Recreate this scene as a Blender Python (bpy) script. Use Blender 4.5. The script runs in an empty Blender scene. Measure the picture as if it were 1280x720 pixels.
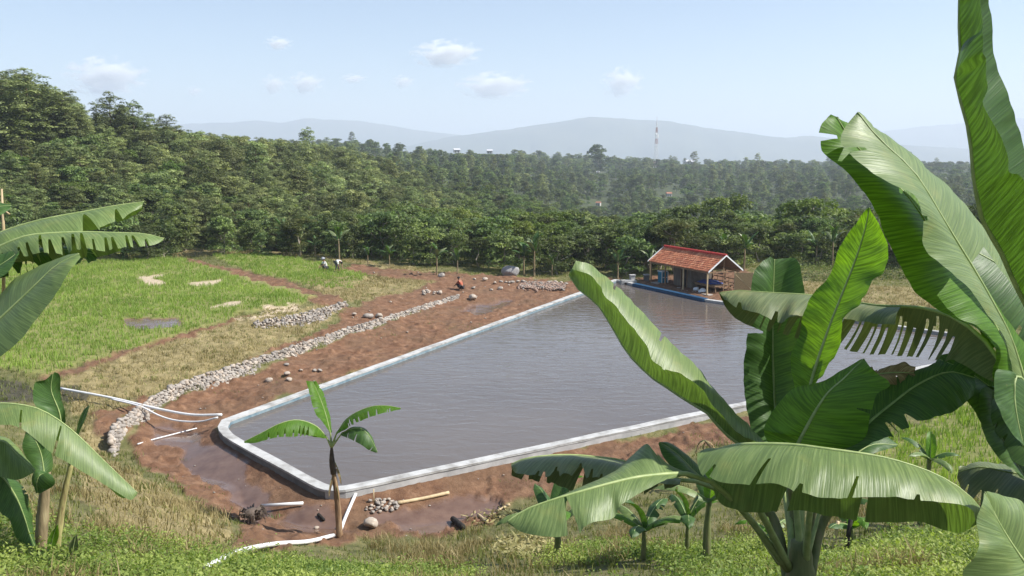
import bpy, bmesh, math, random
import numpy as np
from mathutils import Vector, Matrix
R = math.radians
random.seed(7); rng = np.random.default_rng(11)
sc = bpy.context.scene
COL = sc.collection
FPX = 1065.0; PITCH = math.atan(155/FPX); CAMZ = 10.0
CP, SP = math.cos(PITCH), math.sin(PITCH)

# ------------------------------------------------------------------ survey helpers
def ray(u, v):
    x = (u-640)/FPX; z = -(v-360)/FPX
    return x, CP + SP*z, -SP + CP*z          # world direction of a sight line
def at(u, v, d):                              # point d metres out along a sight line
    x, y, z = ray(u, v); k = d/y
    return Vector((x*k, d, CAMZ + z*k))
def atz(u, v, z0):                            # where a sight line meets a level
    x, y, z = ray(u, v); k = (z0-CAMZ)/z
    return Vector((x*k, y*k, z0))
def proj(P):
    P = np.asarray(P, float); dx = P[..., 0]; dy = P[..., 1]; dz = P[..., 2]-CAMZ
    dep = CP*dy - SP*dz; up = SP*dy + CP*dz
    dep = np.where(np.abs(dep) < 1e-6, 1e-6, dep)
    return 640 + FPX*dx/dep, 360 - FPX*up/dep, dep

# ------------------------------------------------------------------ noise
_perm = rng.permutation(4096)
_val = rng.random(4096)*2-1
def vnoise(x, y):
    x = np.asarray(x, float); y = np.asarray(y, float)
    xi = np.floor(x).astype(np.int64); yi = np.floor(y).astype(np.int64)
    fx = x-xi; fy = y-yi; fx = fx*fx*(3-2*fx); fy = fy*fy*(3-2*fy)
    def h(a, b): return _val[_perm[(_perm[a & 4095] + b) & 4095]]
    return (h(xi, yi)*(1-fx)+h(xi+1, yi)*fx)*(1-fy) + (h(xi, yi+1)*(1-fx)+h(xi+1, yi+1)*fx)*fy
def fbm(x, y, o=4, g=.5):
    s = 0; a = 1; t = 0
    for i in range(o):
        s = s + a*vnoise(x*2**i+17.3*i, y*2**i-9.1*i); t += a; a *= g
    return s/t
def inpoly(u, v, poly):
    u = np.asarray(u); v = np.asarray(v); c = np.zeros(u.shape, bool)
    n = len(poly)
    for i in range(n):
        x0, y0 = poly[i]; x1, y1 = poly[(i+1) % n]
        if y0 == y1: continue
        m = ((y0 > v) != (y1 > v)) & (u < (x1-x0)*(v-y0)/(y1-y0)+x0)
        c ^= m
    return c

# ------------------------------------------------------------------ materials
def mat(name):
    m = bpy.data.materials.new(name); m.use_nodes = True
    nt = m.node_tree; nt.nodes.clear()
    out = nt.nodes.new('ShaderNodeOutputMaterial')
    return m, nt, out
def N(nt, t, **k):
    n = nt.nodes.new(t)
    for a, b in k.items():
        if a.startswith('i_'): n.inputs[a[2:].replace('_', ' ')].default_value = b
        else: setattr(n, a, b)
    return n
def ramp(nt, fac, stops):
    r = nt.nodes.new('ShaderNodeValToRGB'); e = r.color_ramp.elements
    while len(e) < len(stops): e.new(.5)
    for q, (p, c) in zip(e, stops): q.position = p; q.color = (*c, 1) if len(c) == 3 else c
    nt.links.new(fac, r.inputs[0]); return r.outputs[0]
def mix(nt, f, a, b, mode='MIX'):
    m = nt.nodes.new('ShaderNodeMix'); m.data_type = 'RGBA'; m.blend_type = mode
    for s, x in ((0, f), (6, a), (7, b)):
        if hasattr(x, 'is_linked') or isinstance(x, bpy.types.NodeSocket): nt.links.new(x, m.inputs[s])
        else: m.inputs[s].default_value = x if s == 0 else (*x, 1) if len(x) == 3 else x
    return m.outputs[2]
def noise(nt, scale, detail=4, rough=.55, coord='Object', stretch=None, dist=0):
    tc = nt.nodes.new('ShaderNodeTexCoord'); o = tc.outputs[coord]
    if stretch:
        mp = nt.nodes.new('ShaderNodeMapping'); mp.inputs['Scale'].default_value = stretch
        nt.links.new(o, mp.inputs[0]); o = mp.outputs[0]
    n = nt.nodes.new('ShaderNodeTexNoise'); n.inputs['Scale'].default_value = scale
    n.inputs['Detail'].default_value = detail; n.inputs['Roughness'].default_value = rough
    n.inputs['Distortion'].default_value = dist
    nt.links.new(o, n.inputs['Vector']); return n.outputs['Fac']
def bump(nt, h, s, d=.02):
    b = nt.nodes.new('ShaderNodeBump'); b.inputs['Strength'].default_value = s; b.inputs['Distance'].default_value = d
    nt.links.new(h, b.inputs['Height']); return b.outputs[0]
def simple(name, c1, c2, scale=6, rough=.8, bs=.3, bd=.01, spec=.3, stretch=None, metallic=0, c3=None):
    m, nt, out = mat(name); p = N(nt, 'ShaderNodeBsdfPrincipled')
    n = noise(nt, scale, 5, .6, stretch=stretch)
    st = [(.3, c1), (.7, c2)]
    if c3: st = [(.28, c1), (.52, c2), (.72, c3)]
    nt.links.new(ramp(nt, n, st), p.inputs['Base Color'])
    p.inputs['Roughness'].default_value = rough; p.inputs['Specular IOR Level'].default_value = spec
    p.inputs['Metallic'].default_value = metallic
    if bs: nt.links.new(bump(nt, noise(nt, scale*3.1, 4, stretch=stretch), bs, bd), p.inputs['Normal'])
    nt.links.new(p.outputs[0], out.inputs[0]); return m
def foliage(name, lo, hi, trans, tmix=.35, rnd=.35, yellow=None, tatt=True):
    """leafy masses: tint per clump comes from the mesh, tint per tree from the object's random"""
    m, nt, out = mat(name)
    oi = N(nt, 'ShaderNodeObjectInfo')
    at_ = N(nt, 'ShaderNodeAttribute', attribute_name='tint')
    c = ramp(nt, at_.outputs['Fac'], [(0, lo), (1, hi)])
    hs = N(nt, 'ShaderNodeHueSaturation')
    mr = N(nt, 'ShaderNodeMapRange'); mr.inputs[3].default_value = 1-rnd; mr.inputs[4].default_value = 1+rnd
    nt.links.new(oi.outputs['Random'], mr.inputs[0]); nt.links.new(mr.outputs[0], hs.inputs['Value'])
    mh = N(nt, 'ShaderNodeMath', operation='MULTIPLY_ADD'); mh.inputs[1].default_value = 7.31; mh.inputs[2].default_value = 0
    fr = N(nt, 'ShaderNodeMath', operation='FRACT'); nt.links.new(oi.outputs['Random'], mh.inputs[0]); nt.links.new(mh.outputs[0], fr.inputs[0])
    m2 = N(nt, 'ShaderNodeMapRange'); m2.inputs[3].default_value = .478; m2.inputs[4].default_value = .515
    nt.links.new(fr.outputs[0], m2.inputs[0]); nt.links.new(m2.outputs[0], hs.inputs['Hue'])
    nt.links.new(c, hs.inputs['Color'])
    p = N(nt, 'ShaderNodeBsdfPrincipled'); p.inputs['Roughness'].default_value = .55; p.inputs['Specular IOR Level'].default_value = .25
    nt.links.new(hs.outputs[0], p.inputs['Base Color'])
    t = N(nt, 'ShaderNodeBsdfTranslucent'); tc = mix(nt, 1.0, hs.outputs[0], trans, 'MULTIPLY'); nt.links.new(tc, t.inputs[0])
    s = N(nt, 'ShaderNodeMixShader'); s.inputs[0].default_value = tmix
    nt.links.new(p.outputs[0], s.inputs[1]); nt.links.new(t.outputs[0], s.inputs[2]); nt.links.new(s.outputs[0], out.inputs[0])
    return m

# ------------------------------------------------------------------ object helpers
def mesh_obj(name, V, F, m, parent=None, smooth=False, tint=None, uv=None, mats=None, fm=None):
    """V (n,3); F a list of faces or an (k,3|4) array"""
    me = bpy.data.meshes.new(name)
    V = np.asarray(V, np.float32)
    if isinstance(F, np.ndarray):
        k = F.shape[1]; me.vertices.add(len(V)); me.vertices.foreach_set('co', V.ravel())
        me.loops.add(F.size); me.loops.foreach_set('vertex_index', F.astype(np.int32).ravel())
        me.polygons.add(len(F)); me.polygons.foreach_set('loop_start', np.arange(0, F.size, k, dtype=np.int32))
        me.polygons.foreach_set('loop_total', np.full(len(F), k, np.int32))
        me.update(calc_edges=True)
    else:
        me.from_pydata([tuple(map(float, v)) for v in V], [], [tuple(f) for f in F]); me.update()
    for q in (mats or [m]): me.materials.append(q)
    if fm is not None: me.polygons.foreach_set('material_index', np.asarray(fm, np.int32))
    if smooth: me.polygons.foreach_set('use_smooth', np.ones(len(me.polygons), bool))
    if tint is not None:
        a = me.attributes.new('tint', 'FLOAT', 'POINT'); a.data.foreach_set('value', np.asarray(tint, np.float32))
    if uv is not None:
        l = me.uv_layers.new(name='uv'); idx = np.empty(len(me.loops), np.int32); me.loops.foreach_get('vertex_index', idx)
        l.data.foreach_set('uv', np.asarray(uv, np.float32)[idx].ravel())
    me.validate()
    o = bpy.data.objects.new(name, me); COL.objects.link(o)
    if parent: o.parent = parent
    return o
def tag(o, label, cat, group=None):
    o['label'] = label; o['category'] = cat
    if group: o['group'] = group
    return o
def thing(name, label, cat, loc=(0, 0, 0), rz=0, group=None):
    o = bpy.data.objects.new(name, None); COL.objects.link(o); o.empty_display_size = .2
    o.location = loc; o.rotation_euler = (0, 0, rz)
    return tag(o, label, cat, group)
def structure(o): o['kind'] = 'structure'; return o
def stuff(o, label, cat): tag(o, label, cat); o['kind'] = 'stuff'; return o
def dup(root, loc, rz=0, scale=1, label=None, group=None):
    r = root.copy(); COL.objects.link(r); r.location = loc; r.rotation_euler = (0, 0, rz)
    r.scale = (scale,)*3 if not hasattr(scale, '__len__') else scale
    if label: r['label'] = label
    if group: r['group'] = group
    for ch in list(root.children):
        c = ch.copy(); COL.objects.link(c); c.parent = r
        for g in ch.children:
            e = g.copy(); COL.objects.link(e); e.parent = c
    return r
class MB:
    def __init__(s): s.V = []; s.F = []; s.M = []; s.mi = 0
    def add(s, V, F):
        b = len(s.V); s.V += [tuple(v) for v in V]; s.F += [tuple(i+b for i in f) for f in F]; s.M += [s.mi]*len(F)
    def box(s, c, d, rz=0, bev=0, mtx=None):
        x, y, z = (q/2 for q in d)
        bm = bmesh.new(); bmesh.ops.create_cube(bm, size=1)
        bmesh.ops.scale(bm, vec=d, verts=bm.verts)
        if bev: bmesh.ops.bevel(bm, geom=bm.edges[:], offset=bev, segments=2, profile=.6, affect='EDGES')
        M = mtx or (Matrix.Translation(c) @ Matrix.Rotation(rz, 4, 'Z'))
        bm.verts.ensure_lookup_table()
        s.add([M @ v.co for v in bm.verts], [[v.index for v in f.verts] for f in bm.faces]); bm.free()
    def tube(s, pts, rad, n=8, cap=True):
        pts = [Vector(p) for p in pts]; m = len(pts)
        rad = [float(q) for q in rad] if hasattr(rad, '__len__') else [rad]*m
        up = Vector((0, 0, 1)); V = []; F = []
        for i, p in enumerate(pts):
            t = (pts[min(i+1, m-1)]-pts[max(i-1, 0)]).normalized()
            a = t.cross(up if abs(t.z) < .9 else Vector((1, 0, 0))).normalized()
            if i and a.dot(pa) < 0: a = -a
            pa = a; b = t.cross(a)
            for k in range(n):
                q = 2*math.pi*k/n; V.append(p+rad[i]*(math.cos(q)*a+math.sin(q)*b))
        for i in range(m-1):
            for k in range(n):
                F.append((i*n+k, i*n+(k+1) % n, (i+1)*n+(k+1) % n, (i+1)*n+k))
        if cap: F.append(tuple(range(n-1, -1, -1))); F.append(tuple(range((m-1)*n, m*n)))
        s.add(V, F)
    def build(s, name, m, parent=None, smooth=False, mats=None):
        o = mesh_obj(name, s.V, s.F, m, parent, smooth, mats=mats, fm=s.M if mats else None)
        bm = bmesh.new(); bm.from_mesh(o.data); bmesh.ops.recalc_face_normals(bm, faces=bm.faces); bm.to_mesh(o.data); bm.free()
        return o
def spline(P, n):
    """Catmull-Rom through rows of P, n samples even in chord length"""
    P = np.asarray(P, float)
    if len(P) == 2:
        t = np.linspace(0, 1, n)[:, None]; return P[0]*(1-t)+P[1]*t
    Q = np.vstack([2*P[0]-P[1], P, 2*P[-1]-P[-2]]); out = []
    for i in range(1, len(Q)-2):
        t = np.linspace(0, 1, 14, endpoint=False)[:, None]
        a, b, c, d = Q[i-1], Q[i], Q[i+1], Q[i+2]
        out.append(.5*((2*b)+(c-a)*t+(2*a-5*b+4*c-d)*t**2+(-a+3*b-3*c+d)*t**3))
    D = np.vstack(out+[P[-1:]]); s = np.r_[0, np.cumsum(np.linalg.norm(np.diff(D, axis=0), axis=1))]
    q = np.linspace(0, s[-1], n)
    return np.stack([np.interp(q, s, D[:, k]) for k in range(D.shape[1])], 1)
# ================================================================== TERRAIN
_c = []
for u, v, z in [
    # round the pond
    (262,547,-.06),(330,602,-.12),(400,626,-.14),(470,628,-.10),(620,592,-.06),(760,556,-.04),(920,520,-.02),(1100,482,.0),
    (215,540,-.55),(262,592,-.62),(320,640,-.62),(400,655,-.58),(520,648,-.5),(610,642,-.5),(560,672,-.35),(660,655,-.3),(470,680,-.2),
    (340,490,-.12),(420,452,-.1),(520,412,-.05),(620,378,.0),(720,356,.1),(290,510,-.3),
    # foot and top of the long stone wall
    (140,568,-.35),(175,535,-.35),(218,505,-.3),(272,489,-.2),(320,474,-.15),(383,449,-.1),(425,434,-.08),(467,420,-.05),(508,407,0),(571,385,.05),
    (130,535,.4),(155,521,.42),(183,502,.45),(218,481,.45),(257,467,.45),(320,450,.45),(383,427,.45),(425,413,.45),(467,400,.45),(508,388,.45),(550,373,.45),(578,367,.4),
    # upper wall foot, then bank and paddy
    (342,423,.5),(400,402,.5),(440,388,.55),(320,398,1.1),(380,384,1.15),(433,376,1.15),
    (0,463,1.0),(58,469,1.0),(101,458,1.0),(162,437,1.0),(231,417,1.0),(274,401,1.0),
    (100,400,1.0),(200,370,1.0),(300,360,1.0),(60,330,1.0),(200,324,1.0),(250,310,1.9),(290,308,2.0),(330,318,1.3),(420,328,1.2),(480,336,1.0),(440,345,1.0),
    (540,345,.8),(600,343,.6),(680,346,.4),(640,356,.25),(500,370,.6),(560,356,.6),
    (-100,420,1.1),(-100,330,1.1),(60,485,.7),(0,490,.9),(100,500,.4),(110,540,.2),
    # hillside below the camera
    (100,640,3.6),(200,640,2.2),(250,682,2.0),(330,702,1.35),(420,690,.45),(560,700,.4),(0,700,4.7),(-120,640,4.6),(50,690,4.25),(150,600,.9),(200,600,.1),(60,590,2.2),
    (640,690,.9),(800,690,2.3),(890,692,2.9),(1000,700,3.0),(1100,690,3.6),(1100,640,1.5),(1200,545,.6),(1200,600,1.2),(1270,700,4.4),(1000,650,.9),(900,640,.2),(760,650,.0),
    (1380,560,1.6),(1260,480,.3),
    # beyond the pond on the right
    (960,372,.35),(1030,378,.4),(1100,383,.4),(1200,392,.4),(1040,362,.6),(1150,362,.7),(1100,345,1.1),(1000,338,1.4),(1200,345,1.4),(860,346,.4),(1350,350,1.6)]:
    p = atz(u, v, z); _c.append((p.x, p.y, z))
_c += [(0,12,3.4),(-6,8,5.5),(6,8,5.6),(0,8,5.5),(3,5,7.0),(-3,5,7.0),(0,2,8.1),(0,0,8.35),(0,-20,9.2),(-60,-20,10),(60,-20,9.5),(-12,10,5.3),(14,10,5.0),(-40,15,5),(40,16,4),
       (-85,25,5),(-80,75,3),(85,25,3.5),(80,72,2.5),(20,18,2.2),(30,30,1.2)]
_c = np.array(_c)
def _dist(x, y): return np.sqrt((x[:, None]-_c[None, :, 0])**2+(y[:, None]-_c[None, :, 1])**2+.3)
_n = len(_c); _A = np.zeros((_n+1, _n+1)); _A[:_n, :_n] = _dist(_c[:, 0], _c[:, 1])-np.eye(_n)*.6; _A[:_n, _n] = 1; _A[_n, :_n] = 1
_w = np.linalg.solve(_A, np.r_[_c[:, 2], 0])
def h_near(x, y):
    o = np.empty(len(x))
    for i in range(0, len(x), 40000):
        o[i:i+40000] = _dist(x[i:i+40000], y[i:i+40000]) @ _w[:_n] + _w[_n]
    return o
_fu = np.array([-500, 0, 150, 300, 450, 600, 750, 900, 1280, 1900])
_fd = np.array([80, 105, 150, 185, 235, 300, 450, 700, 1000, 1500, 3000, 12000])
_fh = np.array([
    [1.2, 6, 17, 21, 20, 14, 4, 5, 8, 4, -10, -40],
    [1.1, 4, 11.5, 13.5, 12, 8, -2, 4, 8, 4, -10, -40],
    [1.1, 2.5, 7.5, 9.5, 9.5, 6, -2, 4, 8, 4, -10, -40],
    [1.1, .6, 2.5, 4.5, 6.0, 5, 2, 9, 12, 6, -10, -40],
    [1.0, -1.5, -1.5, 0.3, 2.5, 5, 9, 22, 24, 6, -10, -40],
    [.7, -4, -7, -7, -6.5, -4, 3, 13, 16, 4, -10, -40],
    [.5, -5, -8, -9, -12, -17, -12, -1, 6, 2, -10, -40],
    [.8, -4.0, -8, -9, -12, -16, -12, -3, 3, 0, -10, -40],
    [1.3, -3, -7, -9, -12, -16, -12, -3, 3, 0, -10, -40],
    [1.3, -3, -7, -9, -12, -16, -12, -3, 3, 0, -10, -40]], float)
def h_far(x, y):
    r = np.hypot(x, y); az = np.arctan2(x, np.maximum(y, 1e-3)); az = np.where(y <= 0, np.sign(x)*1.5, az)
    u = np.clip(640+FPX*np.tan(np.clip(az, -1.0, 1.0)), -499, 1899)
    i = np.clip(np.searchsorted(_fu, u)-1, 0, len(_fu)-2); t = (u-_fu[i])/(_fu[i+1]-_fu[i])
    rr = np.clip(r, 80.01, 11999); j = np.clip(np.searchsorted(_fd, rr)-1, 0, len(_fd)-2); s = (rr-_fd[j])/(_fd[j+1]-_fd[j])
    s = s*s*(3-2*s)*.5+s*.5
    return (_fh[i, j]*(1-s)+_fh[i, j+1]*s)*(1-t)+(_fh[i+1, j]*(1-s)+_fh[i+1, j+1]*s)*t
def hgt(x, y):
    x = np.atleast_1d(np.asarray(x, float)); y = np.atleast_1d(np.asarray(y, float)); r = np.hypot(x, y)
    w = np.clip((r-79)/20, 0, 1); w = w*w*(3-2*w); o = np.zeros(len(x))
    a = w < 1; b = w > 0
    if a.any(): o[a] += (1-w[a])*h_near(x[a], y[a])
    if b.any(): o[b] += w[b]*h_far(x[b], y[b])
    return o + np.clip((r-150)/300, 0, 1)*fbm(x/90, y/90, 4)*5
def gz(x, y): return float(hgt([x], [y])[0])
def ground_at(u, v):                          # sight line down to the terrain
    rx, ry, rz = ray(u, v); lo = 2.0; k = np.geomspace(2, 1500, 900)
    d = (CAMZ+rz*k)-hgt(rx*k, ry*k); i = int(np.argmax(d < 0))
    a, b = k[max(i-1, 0)], k[i]
    if not (d < 0).any(): return None
    for _ in range(18):
        m = (a+b)/2
        if CAMZ+rz*m-hgt([rx*m], [ry*m])[0] > 0: a = m
        else: b = m
    return Vector((rx*a, ry*a, CAMZ+rz*a))

# ------------------------------------------------------------------ pond outline at coping level
ZC = .32
def P2(u, v, z=ZC): p = atz(u, v, z); return (p.x, p.y)
POND = [P2(272,533),P2(273.5,538),P2(279,544.5),P2(290,551.5),P2(372,596.5),P2(386,604),P2(396,608.8),P2(406,611.8),P2(418,613.2),P2(432,612.4),P2(446,610),P2(930,506.5),P2(1200,451)]
far_r = (26.5, 47.5)
POND += [far_r, (14.2, 61.0), (10.2, 69.0), P2(778, 350), P2(768,349)]
POND += [P2(277,524.5)]
PO = np.array(POND)
def offset_poly(Pn, d):
    n = len(Pn); out = []
    for i in range(n):
        a = Pn[i-1]; b = Pn[i]; c = Pn[(i+1) % n]
        e1 = (b-a)/np.linalg.norm(b-a); e2 = (c-b)/np.linalg.norm(c-b)
        n1 = np.array([e1[1], -e1[0]]); n2 = np.array([e2[1], -e2[0]]); m = n1+n2; m = m/np.linalg.norm(m)
        out.append(b+m*d/max(.4, m.dot(n1)))
    return np.array(out)
_area = .5*sum(PO[i-1][0]*PO[i][1]-PO[i][0]*PO[i-1][1] for i in range(len(PO)))
SGN = 1 if _area > 0 else -1                  # +d is outward
POUT = offset_poly(PO, .0); WT = .36
PIN = offset_poly(PO, -SGN*WT)
def poly_sd(x, y, Pn):
    d = np.full(len(x), 1e9); n = len(Pn)
    for i in range(n):
        a = Pn[i]; b = Pn[(i+1) % n]; e = b-a; L = e.dot(e)
        t = np.clip(((x-a[0])*e[0]+(y-a[1])*e[1])/L, 0, 1)
        d = np.minimum(d, np.hypot(x-a[0]-t*e[0], y-a[1]-t*e[1]))
    return np.where(inpoly(x, y, [tuple(p) for p in Pn]), -d, d)

# ------------------------------------------------------------------ what grows or lies where (outlines surveyed from the place)
SOIL = [[(150,545),(240,490),(330,460),(450,415),(575,372),(700,352),(775,345),(775,352),(280,525),(270,545),(400,618),(440,625),(930,520),(1200,455),(1215,478),(960,548),(880,560),(760,600),(640,625),(620,655),(560,668),(440,678),(340,688),(285,680),(300,655),(240,625),(205,590),(170,580)],
        [(300,455),(420,405),(436,385),(470,372),(520,362),(545,352),(470,345),(420,338),(440,332),(520,340),(600,343),(695,350),(640,372),(590,374),(470,400),(400,425)],
        [(215,320),(300,338),(360,352),(425,372),(440,384),(418,386),(300,350),(240,330)], [(120,520),(180,495),(190,500),(140,545),(128,570)],[(795,346),(935,337),(940,374),(890,378),(798,358)],[(58,470),(101,460),(162,439),(231,419),(310,393),(310,396.5),(231,423.5),(162,444),(101,465),(58,474)]]  # last outline: soil lip line that also paints the paddy edge's shadow
WET = [[(188,535),(220,528),(245,548),(300,588),(322,615),(345,645),(310,652),(262,606),(232,578),(226,560),(190,556)],[(352,650),(380,640),(420,650),(440,668),(380,668)],
       [(476,655),(500,646),(560,632),(612,626),(640,632),(620,650),(560,658),(500,668)],[(570,390),(600,380),(640,372),(640,380),(600,396)],[(158,404),(185,400),(224,402),(226,408),(190,413),(160,413)],[(470,640),(520,640),(500,660),(470,660)]]
STRAW = [[(170,348),(205,344),(196,350),(215,358),(185,360)],[(230,357),(285,350),(270,357),(240,360)],[(262,386),(300,378),(296,386),(268,389)],[(282,401),(310,398),(300,404)],[(310,400),(335,386),(378,380),(370,386),(335,398),(316,405)],[(604,690),(640,672),(690,672),(690,692),(650,700)],[(505,150),(505,150),(505,150)]]
DRY = [[(60,478),(160,440),(231,419),(310,392),(330,396),(400,380),(432,376),(430,390),(330,448),(190,500),(140,540),(135,575),(215,615),(285,668),(270,690),(140,665),(95,620),(110,540)],
       [(235,306),(270,300),(320,312),(420,322),(540,338),(600,343),(700,347),(690,352),(640,350),(520,346),(470,335),(400,322),(330,318),(262,320),(215,322)],
       [(380,350),(470,345),(560,350),(545,358),(440,378),(400,366)],[(940,345),(1000,352),(1210,362),(1215,392),(1030,382),(940,378)]]
RICE = [[(-80,470),(0,464),(58,470),(101,459),(231,418),(310,391),(385,379),(395,373),(300,346),(215,323),(150,316),(100,318),(-80,330)],[(262,320),(330,319),(400,330),(462,346),(440,364),(400,361),(300,338)],
        [(1090,560),(1150,535),(1190,505),(1260,490),(1330,560),(1330,605),(1180,618),(1090,600)]]
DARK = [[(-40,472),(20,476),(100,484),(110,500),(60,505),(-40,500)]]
def zones(x, y, z):
    """soil, wet, straw, rice, dry, dark at world points (0/1, ragged edges)"""
    u, v, dep = proj(np.stack([x, y, z], 1)); ok = dep > 3
    j = np.clip(26*22/np.maximum(dep, 8), 2, 30)
    u2 = u+fbm(x*.9, y*.9, 4)*j; v2 = v+fbm(x*.9+50, y*.9+31, 4)*j*.45
    f = lambda S: np.any([inpoly(u2, v2, p) for p in S], axis=0) & ok
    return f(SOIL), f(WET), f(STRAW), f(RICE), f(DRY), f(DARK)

# ------------------------------------------------------------------ the ground, one sheet to the horizon
az = np.r_[np.linspace(-180, -42, 60)[:-1], np.linspace(-42, 42, 640), np.linspace(42, 180, 60)[1:-1]]
rr = np.r_[np.linspace(1.5, 18, 60)[:-1], np.linspace(18, 60, 300)[:-1], np.linspace(60, 92, 120)[:-1], np.geomspace(92, 11500, 130)]
AZ, RR = np.meshgrid(np.radians(az), rr); X = (RR*np.sin(AZ)).ravel(); Y = (RR*np.cos(AZ)).ravel()
Z = hgt(X, Y)
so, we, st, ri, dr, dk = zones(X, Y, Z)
near = RR.ravel() < 95
rough = fbm(X*1.7, Y*1.7, 4)*.07+fbm(X*.5, Y*.5, 3)*.08
clod = np.maximum(0, fbm(X*3.1+9, Y*3.1, 3))*.22
bank = fbm(X*2.3+3, Y*2.3+8, 3)
Z = Z+np.where(near & ri, .13, 0)+np.where(near, rough*np.where(we, .15, np.where(ri, .5, 1)) + np.where(so & ~we, clod*1.0+np.abs(fbm(X*4.5, Y*4.5, 2))*.06, 0)+np.where(dr, np.abs(bank)*.16, 0)-np.where(we, .05, 0), 0)
sd = poly_sd(X, Y, POUT)
Z = np.where(near & (sd > -.22) & (sd < 3), np.maximum(Z, .035-.30*np.maximum(sd, 0)+np.where(we, 0, clod*.3)), Z)
rim = np.clip(1-sd/1.2, 0, 1)*(sd > -.22); Z = np.where(near & (Z > .19), Z*(1-rim)+np.minimum(Z, .19)*rim, Z)   # soil never covers the coping
k = np.clip((-sd-.20)/.12, 0, 1); Z = np.where(near, Z*(1-k)-1.6*k, Z)
na, nr = len(az), len(rr); base = np.arange(nr-1)[:, None]*na+np.arange(na)[None, :]
nx = np.arange(nr-1)[:, None]*na+((np.arange(na)+1) % na)[None, :]
F = np.stack([base, nx, nx+na, base+na], 2).reshape(-1, 4)
V = np.stack([X, Y, Z], 1); V = np.vstack([V, [[0, 0, gz(0, 0)]]])
cen = len(V)-1
Ft = np.array([[i, cen, (i+1) % na, (i+1) % na] for i in range(na)])
me_F = F
def soften(m, it=1):
    g = m.astype(float).reshape(nr, na)
    for _ in range(it):
        p = np.pad(g, 1, mode='edge'); g = (p[:-2, 1:-1]+p[2:, 1:-1]+p[1:-1, :-2]+p[1:-1, 2:]+2*g)/6
    return g.ravel()
gm, nt, out = mat('earth_and_turf')
a1 = N(nt, 'ShaderNodeAttribute', attribute_name='zone_a'); a2 = N(nt, 'ShaderNodeAttribute', attribute_name='zone_b')
s1 = N(nt, 'ShaderNodeSeparateColor'); s2 = N(nt, 'ShaderNodeSeparateColor')
nt.links.new(a1.outputs['Color'], s1.inputs[0]); nt.links.new(a2.outputs['Color'], s2.inputs[0])
nf = noise(nt, 2.2, 8, .65); nb = noise(nt, .35, 5, .6); nv = noise(nt, 9, 6, .7)
turf = ramp(nt, nf, [(.3, (.075, .085, .028)), (.5, (.14, .135, .05)), (.72, (.24, .2, .1))])
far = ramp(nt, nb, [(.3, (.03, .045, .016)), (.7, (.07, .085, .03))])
ricec = ramp(nt, nf, [(.3, (.15, .17, .045)), (.7, (.26, .25, .085))])
dryc = ramp(nt, nf, [(.28, (.13, .105, .045)), (.5, (.24, .195, .09)), (.72, (.36, .29, .15))])
soilc = ramp(nt, nf, [(.25, (.085, .039, .021)), (.5, (.165, .085, .046)), (.75, (.29, .17, .10))])
peb = ramp(nt, nv, [(.62, (0, 0, 0)), (.7, (1, 1, 1))])
pm = N(nt, 'ShaderNodeMath', operation='MULTIPLY'); nt.links.new(peb, pm.inputs[0]); pm.inputs[1].default_value = .3
soilc = mix(nt, pm.outputs[0], soilc, (.42, .29, .21))
soilc = mix(nt, ramp(nt, nb, [(.45, (0, 0, 0)), (.65, (.55, .55, .55))]), soilc, (.135, .085, .05))
wetc = ramp(nt, nf, [(.3, (.105, .062, .046)), (.7, (.18, .115, .085))])
strawc = ramp(nt, nv, [(.3, (.32, .25, .16)), (.7, (.6, .5, .36))])
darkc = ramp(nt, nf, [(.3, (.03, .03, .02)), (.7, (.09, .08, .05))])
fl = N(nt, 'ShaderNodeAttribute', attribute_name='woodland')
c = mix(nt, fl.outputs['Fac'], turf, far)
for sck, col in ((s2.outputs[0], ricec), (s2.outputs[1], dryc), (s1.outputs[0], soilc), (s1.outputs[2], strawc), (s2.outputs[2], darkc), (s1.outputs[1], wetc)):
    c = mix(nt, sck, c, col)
p = N(nt, 'ShaderNodeBsdfPrincipled'); nt.links.new(c, p.inputs['Base Color'])
rg = N(nt, 'ShaderNodeMapRange'); rg.inputs[3].default_value = .95; rg.inputs[4].default_value = .09
nt.links.new(s1.outputs[1], rg.inputs[0]); nt.links.new(rg.outputs[0], p.inputs['Roughness'])
p.inputs['Specular IOR Level'].default_value = .35
bb = N(nt, 'ShaderNodeBump'); bb.inputs['Distance'].default_value = .10
iv = N(nt, 'ShaderNodeMapRange'); iv.inputs[3].default_value = .9; iv.inputs[4].default_value = .06
nt.links.new(s1.outputs[1], iv.inputs[0]); nt.links.new(iv.outputs[0], bb.inputs['Strength'])
nt.links.new(noise(nt, 4, 10, .75), bb.inputs['Height']); nt.links.new(bb.outputs[0], p.inputs['Normal'])
nt.links.new(p.outputs[0], out.inputs[0])
g = mesh_obj('ground', V, me_F, gm, smooth=True)
bm = bmesh.new(); bm.from_mesh(g.data); bm.verts.ensure_lookup_table()
for i in range(na):
    bm.faces.new((bm.verts[cen], bm.verts[(i+1) % na], bm.verts[i])).smooth = True
bm.to_mesh(g.data); bm.free()
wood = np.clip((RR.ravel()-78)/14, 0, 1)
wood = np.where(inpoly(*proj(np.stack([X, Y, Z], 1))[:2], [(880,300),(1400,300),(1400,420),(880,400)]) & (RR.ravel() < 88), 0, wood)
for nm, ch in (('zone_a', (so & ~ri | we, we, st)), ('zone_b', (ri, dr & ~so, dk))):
    a = g.data.attributes.new(nm, 'FLOAT_COLOR', 'POINT')
    col = np.ones((len(V), 4), np.float32)
    for i_, m_ in enumerate(ch): col[:-1, i_] = soften(m_ & near, 1); col[-1, i_] = 0
    a.data.foreach_set('color', col.ravel())
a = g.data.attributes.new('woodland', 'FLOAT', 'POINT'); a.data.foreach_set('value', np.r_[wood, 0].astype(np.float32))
structure(g)
from mathutils.bvhtree import BVHTree
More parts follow.
